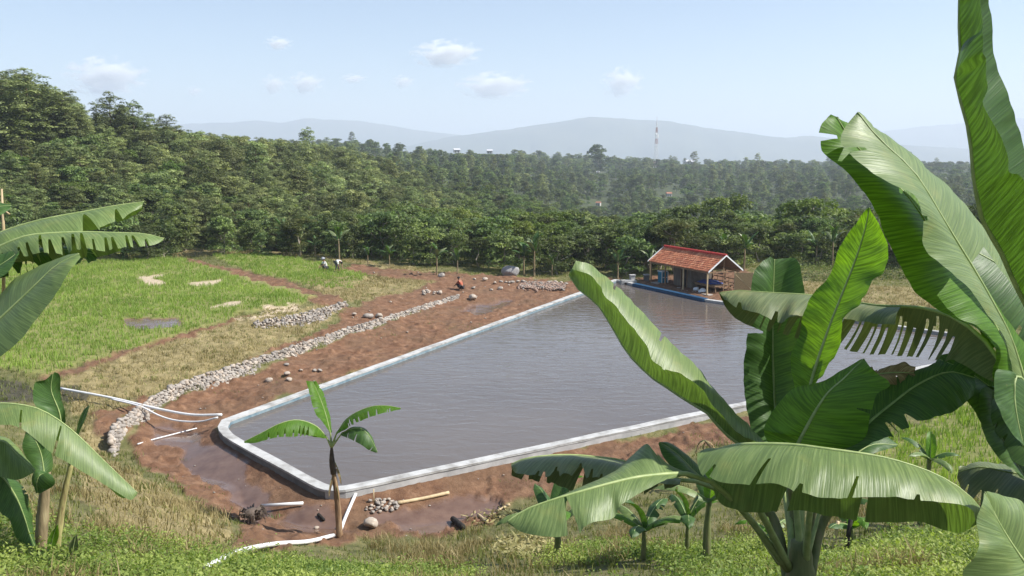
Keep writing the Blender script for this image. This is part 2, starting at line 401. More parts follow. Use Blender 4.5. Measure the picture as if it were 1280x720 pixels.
_ncol = int(np.searchsorted(rr, 97.)); _nf = (_ncol-1)*na
_bvh = BVHTree.FromPolygons([tuple(v) for v in V[:_ncol*na].tolist()], F[:_nf].tolist())
_gat0 = ground_at
def ground_at(u, v):                          # where a sight line meets the finished ground
    d = Vector(ray(u, v)).normalized(); h = _bvh.ray_cast(Vector((0, 0, CAMZ))+d*4, d)
    return h[0] if h[0] is not None else _gat0(u, v)

# ------------------------------------------------------------------ far mountains
mm = simple('mountain_forest', (.04, .06, .03), (.09, .10, .05), .004, .95, 0)
def ridge(name, keys, D, thick, seed):
    us = np.linspace(keys[0][0], keys[-1][0], 420); top = np.interp(us, [k[0] for k in keys], [k[1] for k in keys])
    t = np.linspace(0, 1, 26); V = []; F = []
    for j, tt in enumerate(t):
        prof = np.sin(np.pi*min(1, tt))**.8
        dd = D+(tt-.5)*thick
        x = (us-640)/FPX*D*(1+.0*tt); crest = (205-top)/FPX*D
        n = fbm(us/46+seed, np.full(len(us), tt*5+seed), 5)
        z = -40+(crest+50)*prof*(1+.22*n*(1-prof*.75))+fbm(us/9+seed, np.full(len(us), tt*14), 3)*5*prof
        V.append(np.stack([x, np.full(len(us), dd)+n*120, z], 1))
    V = np.vstack(V); n = len(us); b = np.arange(len(t)-1)[:, None]*n+np.arange(n-1)[None, :]
    F = np.stack([b, b+1, b+1+n, b+n], 2).reshape(-1, 4)
    structure(mesh_obj(name, V, F, mm, smooth=True))
ridge('hills', [(-300,170),(0,168),(150,162),(250,156),(300,155),(330,152),(360,155),(395,149),(420,150),(450,152),(480,156),(510,161),(545,167),(600,172),(700,185),(800,200)], 7600, 1500, 3)
ridge('hills', [(380,205),(480,190),(560,173),(600,168),(640,162),(690,154),(735,147),(760,148),(790,151),(830,153),(870,160),(920,167),(960,172),(1010,172),(1060,176),(1100,180),(1150,184),(1220,188),(1300,190),(1500,180)], 6000, 1400, 9)
ridge('hills', [(760,215),(900,200),(1000,185),(1080,168),(1140,160),(1200,154),(1260,150),(1330,150),(1500,160),(1700,175)], 8600, 1300, 21)

# ------------------------------------------------------------------ pond water
wm, nt, out = mat('muddy_water'); p = N(nt, 'ShaderNodeBsdfPrincipled')
nt.links.new(ramp(nt, noise(nt, .06, 3), [(.3, (.104, .088, .078)), (.7, (.142, .121, .106))]), p.inputs['Base Color'])
p.inputs['Roughness'].default_value = .05; p.inputs['IOR'].default_value = 1.33
b1 = N(nt, 'ShaderNodeBump'); b1.inputs['Strength'].default_value = .30; b1.inputs['Distance'].default_value = .10
nt.links.new(noise(nt, .85, 3, .5, stretch=(1.0, 2.3, 1), dist=.6), b1.inputs['Height'])
b2 = N(nt, 'ShaderNodeBump'); b2.inputs['Strength'].default_value = .16; b2.inputs['Distance'].default_value = .02
nt.links.new(noise(nt, 5.5, 3, .5, stretch=(.7, 1.7, 1)), b2.inputs['Height']); nt.links.new(b1.outputs[0], b2.inputs['Normal'])
nt.links.new(b2.outputs[0], p.inputs['Normal']); nt.links.new(p.outputs[0], out.inputs[0])
PW = offset_poly(PO, -SGN*(WT*.5))
mesh_obj('water', [(x, y, .13) for x, y in PW], [tuple(range(len(PW)))], wm)['kind'] = 'structure'

# ------------------------------------------------------------------ pond wall
conc = simple('cement_coping', (.22, .21, .195), (.43, .43, .42), 1.7, .9, .3, .01, c3=(.53, .53, .52))
concd = simple('dark_and_shade_cement', (.09, .09, .09), (.2, .2, .2), 1.6, .8, .3, .01)  # dark grey pillar cement; also paints the shade on the left footing
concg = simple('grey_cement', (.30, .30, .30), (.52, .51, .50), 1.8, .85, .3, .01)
lin = simple('pale_blue_paint', (.10, .17, .22), (.26, .33, .36), 2.5, .5, .15, .005)
blue = simple('dark_blue_paint', (.012, .05, .11), (.025, .09, .18), 3, .5, .2, .005)
bluel = simple('sunlit_blue_render', (.035, .13, .27), (.06, .2, .36), 3, .6, .2, .005)
pw = thing('pond_wall', 'low pale cement wall running all round the muddy fish pond', 'pond wall')
nP = len(PO)
IB = 9                                     # first corner of the blue painted stretch
def wall_run(name, m, idx, o0, o1, z0, z1, bev=.015):
    A = offset_poly(PO, -SGN*o0); B = offset_poly(PO, -SGN*o1); V = []; F = []
    for i in idx:
        i %= nP; V += [(A[i][0], A[i][1], z0), (A[i][0], A[i][1], z1), (B[i][0], B[i][1], z1), (B[i][0], B[i][1], z0)]
    k = len(idx); closed = idx[0] % nP == idx[-1] % nP and k > 2
    for j in range(k-1):
        for q in range(4): F.append((j*4+q, j*4+(q+1) % 4, j*4+4+(q+1) % 4, j*4+4+q))
    if not closed: F += [(0, 1, 2, 3), tuple((k-1)*4+q for q in (3, 2, 1, 0))]
    o = mesh_obj(name, V, F, m, pw); bm = bmesh.new(); bm.from_mesh(o.data)
    bmesh.ops.recalc_face_normals(bm, faces=bm.faces)
    if name in ('coping', 'wall_footing'):
        for e in list(bm.edges):
            L = e.calc_length()
            if L > 1.2: bmesh.ops.subdivide_edges(bm, edges=[e], cuts=int(L/.55))
        for v in bm.verts:
            x, y, z = v.co; q = 3.1*x+1.7*y; n1 = vnoise(np.array([q*.6]), np.array([z*3]))[0]; n2 = vnoise(np.array([q*.5+40]), np.array([z*2+7]))[0]
            v.co.x += n1*.014; v.co.y += n2*.014
            if z > 0: v.co.z += n2*.012
    bm.to_mesh(o.data); bm.free(); return o
I0 = nP-4                                  # where the blue stretch ends; corners run on from there
grey_idx = [i % nP for i in range(I0, I0+nP-2)]
wall_run('coping', conc, grey_idx[:], 0, WT, ZC-.07, ZC)
# outer foot: left stretch has its shade painted in darker cement, same shape throughout
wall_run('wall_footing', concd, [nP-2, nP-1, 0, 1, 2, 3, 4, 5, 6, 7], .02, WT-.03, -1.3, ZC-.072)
wall_run('wall_footing', concg, [7, 8, 9, 10, 11, 12, 13], .02, WT-.03, -1.3, ZC-.072)
wall_run('wall_footing', concg, [I0, I0+1, I0+2], .02, WT-.03, -1.3, ZC-.072)
wall_run('painted_lining', lin, [nP-2, nP-1, 0, 1, 2], WT-.028, WT-.01, -1.3, ZC-.075)
wall_run('wall_footing', concg, [13, 14], .02, WT-.03, -1.3, ZC-.072)
wall_run('coping', conc, [13, 14], 0, WT, ZC-.07, ZC)
bw = wall_run('blue_wall', blue, [nP-5, I0], -.02, WT+.06, -1.3, ZC+.05); bw['label'] = 'dark blue painted stretch of wall in front of the hut'

# ------------------------------------------------------------------ rubble retaining walls
def rock_verts(n_sub, rs, sx):
    bm = bmesh.new(); bmesh.ops.create_icosphere(bm, subdivisions=n_sub, radius=1)
    s = rs.integers(0, 999); V = np.array([v.co[:] for v in bm.verts]); F = [[v.index for v in f.verts] for f in bm.faces]; bm.free()
    for _ in range(9):                      # cut flats, so it reads as broken stone
        d = rs.normal(size=3); d /= np.linalg.norm(d); h = rs.uniform(.55, .85); q = V@d; V = V-np.outer(np.maximum(q-h, 0), d)
    return V*np.array(sx), np.array(F)
stone = simple('river_stone', (.16, .14, .12), (.29, .26, .23), 1.2, .9, .35, .02, c3=(.40, .365, .325))
stonep = simple('pale_field_stone', (.26, .21, .17), (.40, .34, .28), 3, .9, .4, .02, c3=(.52, .465, .395))
mort = simple('earth_joint', (.15, .11, .085), (.27, .21, .165), 3, .95, .5, .02)
PROTO = [rock_verts(2, rng, (1, 1, 1)) for _ in range(14)]
stoneb = simple('earthy_stone', (.15, .095, .07), (.29, .20, .155), 1.2, .9, .35, .02, c3=(.40, .31, .25))
def rubble_wall(label, top, bot, size, zt, zb, ms=None):
    w = thing('stone_wall', label, 'stone wall')
    T = spline([tuple(atz(u, v, zt)) for u, v in top], 90); B = spline([tuple(atz(u, v, zb)) for u, v in bot], 90)
    L = np.linalg.norm(np.diff(T, axis=0), axis=1).sum(); Hh = np.linalg.norm(T-B, axis=1).mean()
    rows = max(2, int(round(Hh/(size*.82)))); cols = int(L/(size*.92)); VV = []; FF = []; nb = 0; fmi = []
    for r_ in range(rows+1):
        for c_ in range(cols):
            s = (c_+.5*(r_ % 2)+rng.uniform(-.3, .3))/cols; t = np.clip((r_+rng.uniform(-.45, .45))/rows, -.08, 1.04) if rng.random() > .06 else rng.uniform(1.05, 1.5)
            if not 0 <= s <= 1: continue
            i = s*89; a = int(min(i, 88)); f = i-a
            p_ = (T[a]*(1-f)+T[a+1]*f)*(1-t)+(B[a]*(1-f)+B[a+1]*f)*t
            pv, pf = PROTO[rng.integers(len(PROTO))]
            q = Matrix.Rotation(rng.uniform(0, 6.3), 3, 'Z') @ Matrix.Rotation(rng.uniform(-.7, .7), 3, 'X')
            sc_ = size*.56*rng.choice([.7, .9, 1., 1.15, 1.5])*np.array([rng.uniform(.75, 1.35), rng.uniform(.75, 1.25), rng.uniform(.55, .95)])
            v_ = (pv*sc_)@np.array(q).T+p_+np.array([0, 0, .03])
            VV.append(v_); FF.append(pf+nb); nb += len(v_); fmi += [int(rng.random() < .25)]*len(pf)
    mesh_obj('stone_facing', np.vstack(VV), np.vstack(FF), None, w, mats=ms or [stone, stonep], fm=fmi)
    V = []; F = []
    for i in range(90):
        for (Q, z) in ((T[i], -.04), (B[i], -.12)): V.append((Q[0], Q[1], Q[2]+z))
        V.append((B[i][0], B[i][1], B[i][2]-.6)); V.append((T[i][0], T[i][1]+.1, T[i][2]-1.2))
    for i in range(89):
        for q in range(4): F.append((i*4+q, i*4+(q+1) % 4, i*4+4+(q+1) % 4, i*4+4+q))
    mesh_obj('mortar_bed', V, F, mort, w)
rubble_wall('long curved bank of pale rubble stone below the rice paddy', [(136,540),(155,524),(183,504),(218,483),(257,469),(300,456),(383,429),(425,414.5),(467,402),(508,389.6),(550,376),(574,369)],
            [(142,572),(150,558),(178,533),(218,504.5),(272,488),(320,473),(383,448),(425,433),(467,419),(508,406),(550,392),(571,384)], .165, .48, -.2)
rubble_wall('short upper bank of grey rubble stone beside the red dirt path', [(316,402),(350,398),(385,391),(415,383),(433,378)], [(324,418),(352,415),(385,408),(418,396),(437,386)], .17, 1.15, .55)
rubble_wall('low heap wall of brown stones against the pond coping', [(650,355),(670,353),(690,353.5),(708,356)], [(648,359.5),(668,361),(690,361),(706,361)], .17, .45, .25, [stoneb, stone])
# ================================================================== TREES
bark = simple('pine_bark', (.07, .05, .035), (.17, .125, .09), 5, .95, .5, .02)
barkp = simple('pale_bark', (.22, .19, .15), (.42, .37, .30), 5, .9, .4, .02)
pine_m = foliage('pine_needles', (.05, .07, .026), (.30, .35, .135), (1.1, 1.15, .6), .34, .42)
broad_m = foliage('broad_leaves', (.035, .065, .022), (.24, .305, .105), (1.15, 1.3, .5), .36, .28)
bright_m = foliage('bright_leaves', (.06, .10, .02), (.20, .26, .06), (1.15, 1.3, .45), .35, .1)
bamb_m = foliage('feathery_leaves', (.05, .075, .022), (.17, .19, .07), (1.1, 1.2, .5), .35, .2)
def rand_unit(n):
    v = rng.normal(size=(n, 3)); return v/np.linalg.norm(v, axis=1)[:, None]
def leaf_quads(C, A, S, W, up=.3):
    """diamond leaves: centres C, long axes A, length S, width W"""
    n = len(C); B = np.cross(A, rand_unit(n)+np.array([0, 0, up])); B /= np.linalg.norm(B, axis=1)[:, None]+1e-9
    a = A*S[:, None]*.5; b = B*W[:, None]*.5
    V = np.stack([C-a, C+b-a*.1, C+a, C-b-a*.1], 1).reshape(-1, 3)
    return V, np.arange(n*4).reshape(n, 4)
def crown_from(clumps, per, size, aspect, flat=.8, outward=.6, up=.35):
    """clumps: (x,y,z,r,tint)"""
    V = []; T = []; F = []; nb = 0
    for x, y, z, r, t in clumps:
        m = max(8, int(per*r*r)); d = rand_unit(m); d[:, 2] = np.where(d[:, 2] < -.3, -d[:, 2]*.5, d[:, 2])
        q = rng.uniform(.35, 1, m)**.5
        C = np.array([x, y, z])+d*q[:, None]*r*np.array([1, 1, flat])
        Nn = d*outward+rand_unit(m)*(1-outward)*1.1+np.array([0, 0, up]); Nn /= np.linalg.norm(Nn, axis=1)[:, None]
        A = np.cross(Nn, rand_unit(m)); A /= np.linalg.norm(A, axis=1)[:, None]+1e-9
        S = size*rng.uniform(.6, 1.3, m); B = np.cross(Nn, A)*(S*aspect*.5)[:, None]; a_ = A*(S*.5)[:, None]
        v = np.stack([C-a_, C+B-a_*.1, C+a_, C-B-a_*.1], 1).reshape(-1, 3); f = np.arange(m*4).reshape(m, 4); V.append(v); F.append(f+nb); nb += len(v)
        T.append(np.repeat(np.clip(t+rng.normal(0, .14, m), 0, 1), 4))
    return np.vstack(V), np.vstack(F), np.hstack(T)
def limb_mb(H, rad, clumps, nlimb, lean=0):
    m = MB(); pts = [Vector((lean*H*.04*math.sin(i), lean*H*.05*math.cos(i*1.7), H*i/6)) for i in range(7)]
    m.tube([pts[0]-Vector((0, 0, .6))]+pts, [rad*1.25]+[rad*(1-.85*i/6) for i in range(7)], 7)
    for k_ in rng.permutation(len(clumps))[:nlimb]:
        x, y, z, r, t = clumps[k_]; z0 = max(.12*H, z-math.hypot(x, y)*.6); i = min(5, int(z0/H*6)); b = pts[i].lerp(pts[i+1], z0/H*6-i)
        m.tube([b, b.lerp(Vector((x, y, z)), .5)+Vector((0, 0, -.1)), Vector((x, y, z))], [rad*.34, rad*.22, rad*.08], 5)
    return m
def pine_proto(H, W):
    cl = []; n = int(58*(H/12)*(1.9 if W > 4 else 1))
    for i in range(n):
        t = (i+.5)/n; z = H*(.16+.84*t**.9); R0 = W*(np.sin(np.pi*min(1, .24+t*.68))**.6)*(1-.18*t)
        a = i*2.39996+rng.uniform(-.4, .4); q = R0*rng.uniform(.45, 1.06)
        cl.append((q*math.cos(a), q*math.sin(a), z+rng.uniform(-.4, .4), rng.uniform(.75, 1.25)*(1-.2*t)*W/2.6, rng.uniform(.1, .85)))
    cl.append((0, 0, H*.97, .75*W/2.6, .7))
    return limb_mb(H*.97, H*.017, cl, 16), crown_from(cl, 150, .34, .42, .75, .6, .5)
def skyline_pine(H, W):
    cl = []
    for (ox, oy, hh, w_) in ((0, 0, 1.0, 1.0), (W*.45, .3, .90, .75), (-W*.5, -.2, .86, .75), (W*.1, -W*.4, .82, .8)):
        n = int(120*w_)
        for i in range(n):
            t = (i+.5)/n; z = H*hh*(.10+.90*t); R0 = W*.66*w_*(1-t)**.48*(.8+.35*rng.random())+.35
            a = i*2.39996+rng.uniform(-.5, .5); q = R0*rng.uniform(.25, 1.08)
            cl.append((ox+q*math.cos(a), oy+q*math.sin(a), z+rng.uniform(-.4, .5), rng.uniform(.6, 1.05)*(1-.30*t), rng.uniform(.05, .9)))
    return limb_mb(H*.97, H*.015, cl, 22), crown_from(cl, 120, .36, .36, .8, .7, .6)
def broad_proto(H, W, open_=.0, leaf=.36, asp=.55, low=.10):
    cl = []; lobes = [(rng.uniform(-.5, .5)*W, rng.uniform(-.5, .5)*W, H*rng.uniform(.5, .86), W*rng.uniform(.4, .62)) for _ in range(6)]+[(0, 0, H*.8, W*.55), (0, 0, H*(low+.2), W*.75), (W*.3, W*.2, H*(low+.12), W*.6), (-W*.3, -W*.2, H*(low+.12), W*.6)]
    for lx, ly, lz, lr in lobes:
        for _ in range(int(11*(1-open_))):
            d = rand_unit(1)[0]; d[2] = abs(d[2])*1.1-.35
            cl.append((lx+d[0]*lr, ly+d[1]*lr, max(H*low*.8, lz+d[2]*lr*.8), rng.uniform(.45, .8)*W/2.6, np.clip(rng.normal(.45, .25), 0, 1)))
    return limb_mb(H*.8, H*.02, cl, 14, 1), crown_from(cl, 120, leaf*.88, asp, .75, .5, .3)
def make_proto(kind, *a, m=None, bk=None, **k):
    (tb, (V, F, T)) = kind(*a, **k)
    tr = tb.build('trunk', bk); cr = mesh_obj('crown', V, F, m, tint=T)
    H = a[0]; W = float(np.percentile(np.abs(V[:, :2]), 97)); out_ = (tr.data, cr.data, float(V[:, 2].max()), W)
    # joined copy for the far mass
    tv = np.array([v.co[:] for v in tr.data.vertices])
    bpy.data.objects.remove(tr); bpy.data.objects.remove(cr)
    return out_
PINES = [make_proto(pine_proto, rng.uniform(9, 12), rng.uniform(2.0, 2.6), m=pine_m, bk=bark) for _ in range(7)]
SKYP = [make_proto(skyline_pine, 15, 4.6, m=pine_m, bk=bark) for _ in range(3)]
BROAD = [make_proto(broad_proto, rng.uniform(6.5, 8), rng.uniform(2.1, 2.7), m=broad_m, bk=barkp) for _ in range(5)]
SHRUB = [make_proto(broad_proto, rng.uniform(3.6, 4.8), rng.uniform(1.6, 2.1), m=broad_m, bk=barkp, leaf=.30, asp=.5, low=.04) for _ in range(5)]
BRIGHT = [make_proto(broad_proto, 7.5, 2.9, m=bright_m, bk=barkp, leaf=.34) for _ in range(2)]
FEATH = [make_proto(broad_proto, 7.0, 2.0, m=bamb_m, bk=barkp, leaf=.55, asp=.2) for _ in range(3)]
def plant_tree(name, pr, loc, rz, s, label, cat, group=None):
    t = thing(name, label, cat, loc, rz, group); t.scale = s if hasattr(s, '__len__') else (s, s, s)
    for nm, me in (('trunk', pr[0]), ('crown', pr[1])):
        o = bpy.data.objects.new(nm, me); COL.objects.link(o); o.parent = t
    return t
_sk_u = [-600,-100,0,30,70,100,112,120,135,165,190,200,215,235,260,300,340,420,480,560,640,740,860,960,1030,1300,1900]
_sk_v = [90,92,96,92,98,118,146,150,146,146,152,158,156,162,166,170,172,178,182,187,191,195,200,203,206,206,206]
HOUSES = [(748,252,14),(836,240,18),(571,187,12),(612,188,12),(746,212,9),(862,201,14)]
def house_limit(u, dd, tv, v0):
    for hu, hv, hw in HOUSES:
        if abs(u-hu) < hw+4 and v0 > hv: tv = max(tv, hv+4)
    return tv
cands = []          # (kind, x, y, z, proto, height scale, width scale)
# trees that stand out one by one
special = [  # u, v_top, d, kind, width px, label
    ('pine_tree', 48, 84, 128, SKYP, 96, 'tallest broad pine on the left skyline, its rounded top above all others'),
    ('pine_tree', 6, 88, 132, SKYP, 80, 'tall pine at the left edge of the photo on the skyline beside the tallest pine'),
    ('pine_tree', 92, 112, 130, SKYP, 62, 'pine with a sloping right flank just right of the tallest skyline pine'),
    ('pine_tree', 148, 113, 140, SKYP, 62, 'narrow dark pine standing clear on the skyline right of a gap of sky'),
    ('pine_tree', 176, 124, 143, SKYP, 56, 'pine on the skyline leaning against the right side of the narrow dark pine'),
    ('pine_tree', 217, 142, 150, SKYP, 66, 'pale green pine with a bumpy top, last of the skyline pines to the right'),
    ('pine_tree', 387, 158, 260, PINES, 26, 'small dark pointed pine poking above the ridge left of the centre'),
    ('broadleaf_tree', 1010, 246, 98, BRIGHT, 92, 'bright yellow-green spreading tree behind the upright banana leaf'),
    ('broadleaf_tree', 893, 240, 118, BRIGHT, 84, 'light green airy tree rising behind the hut roof'),
    ('broadleaf_tree', 746, 178, 720, BROAD, 28, 'lone dark round tree standing up on the distant ridge'),
]
n_inst = 0
for nm, u, vt, d, prs, wpx, lab in special:
    b = at(u, 300, d); z0 = gz(b.x, b.y); top = at(u, vt, d).z; pr = prs[n_inst % len(prs)]; n_inst += 1
    sz = max(.4, (top-z0)/pr[2]); sx = wpx/FPX*d/2/pr[3]
    if d > 500: z0 = top-pr[2]*sx*1.0-1; sz = sx
    plant_tree(nm, pr, (b.x, b.y, z0), rng.uniform(0, 6), (sx, sx, sz), lab, 'pine' if nm[0] == 'p' else 'tree')
CLEAR = [(455,182),(545,183),(640,196),(640,203),(560,200),(470,192)]
def edge_d(u): return np.interp(u, [-400, 150, 330, 430, 520, 600, 700, 800, 900, 1000, 1400], [85, 85, 82, 79, 75, 74, 73, 73.5, 74, 77, 78])
d = 73.0
while d < 300:
    s = 3.1 if d < 105 else 3.7 if d < 160 else 4.6
    n = int(1.36*d/s)
    for a in np.linspace(-.68, .68, n):
        aa = a+rng.uniform(-.45, .45)*s/d; dd = d+rng.uniform(-.45, .45)*s
        x, y = dd*math.sin(aa), dd*math.cos(aa); u = 640+FPX*math.tan(aa); e = edge_d(u)
        if dd < e+.8: continue
        z = gz(x, y); k = dd-e
        pineland = u < 560-max(0, 150-dd)*2.2+60*vnoise(u/60., dd/14.) and k > 9
        if k < 7: prs, nm = (SHRUB, 'broadleaf_shrub') if rng.random() < .75 else (FEATH, 'broadleaf_tree')
        elif pineland and rng.random() < .80: prs, nm = PINES, 'pine_tree'
        else:
            q = rng.random()+(.55 if 170 < dd < 265 and 650 < u < 920 and rng.random() < .75 else 0); prs, nm = (BROAD, 'broadleaf_tree') if q < .62 else (FEATH, 'broadleaf_tree') if q < .85 else (BRIGHT, 'broadleaf_tree')
        pi = rng.integers(len(prs)); pr = prs[pi]
        sz = rng.uniform(.66, 1.25)*(1.0 if k > 14 else .92); sx = sz*rng.uniform(.9, 1.2)
        if nm == 'broadleaf_tree' and 640 < u and dd > 120: sz *= .85
        tv = np.interp(u, _sk_u, _sk_v)+rng.uniform(0, 9 if u > 240 else 16)
        cl_ = np.interp(dd, [78, 95, 108, 125, 150, 200], [262, 250, 226, 195, 160, 80]); cr_ = np.interp(dd, [74, 90, 120, 160, 220, 300], [279, 268, 258, 251, 244, 234])
        q_ = np.clip((u-250)/300, 0, 1); tv = max(tv, cl_*(1-q_)+cr_*q_+rng.normal(0, 6.5)+9*vnoise(u/38., dd/9.))
        if 445 < u < 565: tv = max(tv, 189)
        tv = house_limit(u, dd, tv, 205+(CAMZ-z)/dd*FPX)
        zmax = CAMZ+(205-tv)/FPX*dd
        sz = min(sz, (zmax-z)/pr[2])
        if sz < .25: continue
        if sx > 1.35*sz: sx = 1.35*sz
        cands.append((dd, nm, x, y, z-.1, prs, pi, sx, sz, u))
    d += s*.86
cands.sort(key=lambda c: c[0])
cov = np.zeros((360, 640), bool); vis = []
for c in cands:
    dd, nm, x, y, z, prs, pi, sx, sz, u = c; pr = prs[pi]
    up, vp, _ = proj(np.array([[x, y, z+pr[2]*sz*.55]])); hw = pr[3]*sx/dd*FPX/2*.9; hh = pr[2]*sz/dd*FPX/2*.5
    cx, cy_ = float(up[0])/2, float(vp[0])/2
    x0, x1 = max(0, int(cx-hw)), min(640, int(cx+hw)+1); y0, y1 = max(0, int(cy_-hh)), min(360, int(cy_+hh)+1)
    if x1 <= x0 or y1 <= y0: vis.append(0); continue
    gx, gy = np.meshgrid(np.arange(x0, x1), np.arange(y0, y1)); mk = ((gx-cx)/hw)**2+((gy-cy_)/hh)**2 < 1
    vis.append(int((mk & ~cov[y0:y1, x0:x1]).sum())); cov[y0:y1, x0:x1] |= mk
vis = np.array(vis)
def region(u, k, nm):
    side = 'behind the rice paddy' if u < 330 else 'behind the dirt bank' if u < 690 else 'behind the hut' if u < 960 else 'behind the crop rows'
    if nm == 'pine_tree': return ('olive green pine in the dense forest on the left hillside' if u < 300 else 'dull green pine in the forest belt down the middle of the valley')
    if nm == 'broadleaf_shrub': return 'dark leafy shrub at the forest edge '+side
    return ('tall leafy tree in the mixed woodland ' if k < 40 else 'broad crowned tree further down the wooded valley ')+side
chosen = {}; rest = []
for nm, lim in (('pine_tree', 290), ('broadleaf_tree', 280), ('broadleaf_shrub', 160)):
    ids = [i for i in np.argsort(-vis) if cands[i][1] == nm and vis[i] >= 6][:lim]
    for i in ids: chosen[i] = 1
for i, c in enumerate(cands):
    dd, nm, x, y, z, prs, pi, sx, sz, u = c
    if i in chosen:
        lab = region(u, dd-edge_d(u), nm)
        plant_tree(nm, prs[pi], (x, y, z), rng.uniform(0, 6.28), (sx, sx, sz), lab, {'pine_tree': 'pine', 'broadleaf_tree': 'tree', 'broadleaf_shrub': 'shrub'}[nm], 'forest: '+lab)
    else: rest.append((x, y, z, prs, pi, sx, sz))
d = 300.
while d < 1700:
    s = 7.5 if d < 450 else 10 if d < 800 else 15
    n = int(1.3*d/s)
    for a in np.linspace(-.65, .65, n):
        aa = a+rng.uniform(-.5, .5)*s/d; dd = d+rng.uniform(-.5, .5)*s; x, y = dd*math.sin(aa), dd*math.cos(aa); u = 640+FPX*math.tan(aa)
        if rng.random() < .12+.35*(vnoise(x/60, y/60) > .25): continue
        z = float(h_far(np.array([x]), np.array([y]))[0]+np.clip((dd-150)/300, 0, 1)*fbm(np.array([x/90]), np.array([y/90]), 4)[0]*5)
        _, vb, _ = proj(np.array([[x, y, z]]))
        if inpoly(np.array([u]), vb, CLEAR)[0]: continue
        if dd < 560 and 445 < u < 565 and z > 8: continue
        prs = BROAD if rng.random() < .75 else PINES if rng.random() < .4 else FEATH
        pi = rng.integers(len(prs)); sz = rng.uniform(.55, 1.25)*(s/9); sx = sz*rng.uniform(.9, 1.3)
        if dd < 700 and rng.random() < .3: sz *= 1.25
        tv = np.interp(u, _sk_u, _sk_v)+rng.uniform(-5, 5); tv = house_limit(u, dd, tv, float(vb[0])); sz = min(sz, (CAMZ+(205-tv)/FPX*dd-z)/prs[pi][2]) if rng.random() < .93 else sz
        if sz < .2: continue
        rest.append((x, y, z-.2, prs, pi, min(sx, 2.2*sz), sz))
    d += s*.9
# the rest of the wood reads as one mass: points that carry tree copies
def wood_mass(name, label, rows):
    protos = []; key = {}
    idx = []
    for r in rows:
        kk = (id(r[3]), r[4])
        if kk not in key: key[kk] = len(protos); protos.append(r[3][r[4]])
        idx.append(key[kk])
    me = bpy.data.meshes.new(name); P = np.array([(r[0], r[1], r[2]) for r in rows], np.float32)
    me.vertices.add(len(P)); me.vertices.foreach_set('co', P.ravel())
    a = me.attributes.new('which', 'INT', 'POINT'); a.data.foreach_set('value', np.array(idx, np.int32))
    a = me.attributes.new('size', 'FLOAT_VECTOR', 'POINT'); a.data.foreach_set('vector', np.array([(r[5], r[5], r[6]) for r in rows], np.float32).ravel())
    a = me.attributes.new('turn', 'FLOAT_VECTOR', 'POINT'); a.data.foreach_set('vector', np.array([(0, 0, rng.uniform(0, 6.28)) for r in rows], np.float32).ravel())
    o = bpy.data.objects.new(name, me); COL.objects.link(o)
    ng = bpy.data.node_groups.new('wood', 'GeometryNodeTree')
    ng.interface.new_socket('Geometry', in_out='INPUT', socket_type='NodeSocketGeometry'); ng.interface.new_socket('Geometry', in_out='OUTPUT', socket_type='NodeSocketGeometry')
    gi = ng.nodes.new('NodeGroupInput'); go = ng.nodes.new('NodeGroupOutput'); ip = ng.nodes.new('GeometryNodeInstanceOnPoints')
    gj = ng.nodes.new('GeometryNodeJoinGeometry')
    for pr in reversed(protos):
        bm = bmesh.new(); bm.from_mesh(pr[1]); n0 = len(bm.faces); bm.from_mesh(pr[0])
        bm.faces.ensure_lookup_table()
        for f in bm.faces[n0:]: f.material_index = 1
        jm = bpy.data.meshes.new('wood_tree'); bm.to_mesh(jm); bm.free(); jm.materials.append(pr[1].materials[0]); jm.materials.append(pr[0].materials[0])
        po = bpy.data.objects.new('wood_tree', jm)
        on = ng.nodes.new('GeometryNodeObjectInfo'); on.inputs['Object'].default_value = po; on.inputs['As Instance'].default_value = True
        ng.links.new(on.outputs['Geometry'], gj.inputs[0])
    def na_(n, t):
        x = ng.nodes.new('GeometryNodeInputNamedAttribute'); x.data_type = t; x.inputs[0].default_value = n; return x.outputs[0]
    ng.links.new(gi.outputs[0], ip.inputs['Points']); ng.links.new(gj.outputs[0], ip.inputs['Instance']); ip.inputs['Pick Instance'].default_value = True
    ng.links.new(na_('which', 'INT'), ip.inputs['Instance Index']); ng.links.new(na_('turn', 'FLOAT_VECTOR'), ip.inputs['Rotation']); ng.links.new(na_('size', 'FLOAT_VECTOR'), ip.inputs['Scale'])
    ng.links.new(ip.outputs[0], go.inputs[0])
    mo = o.modifiers.new('wood', 'NODES'); mo.node_group = ng
    return stuff(o, label, 'forest')
wood_mass('far_forest', 'hazy green forest covering the valley and plateau beyond the nearer trees', rest)
print('TREES', len(chosen), len(rest), (vis > 0).sum())

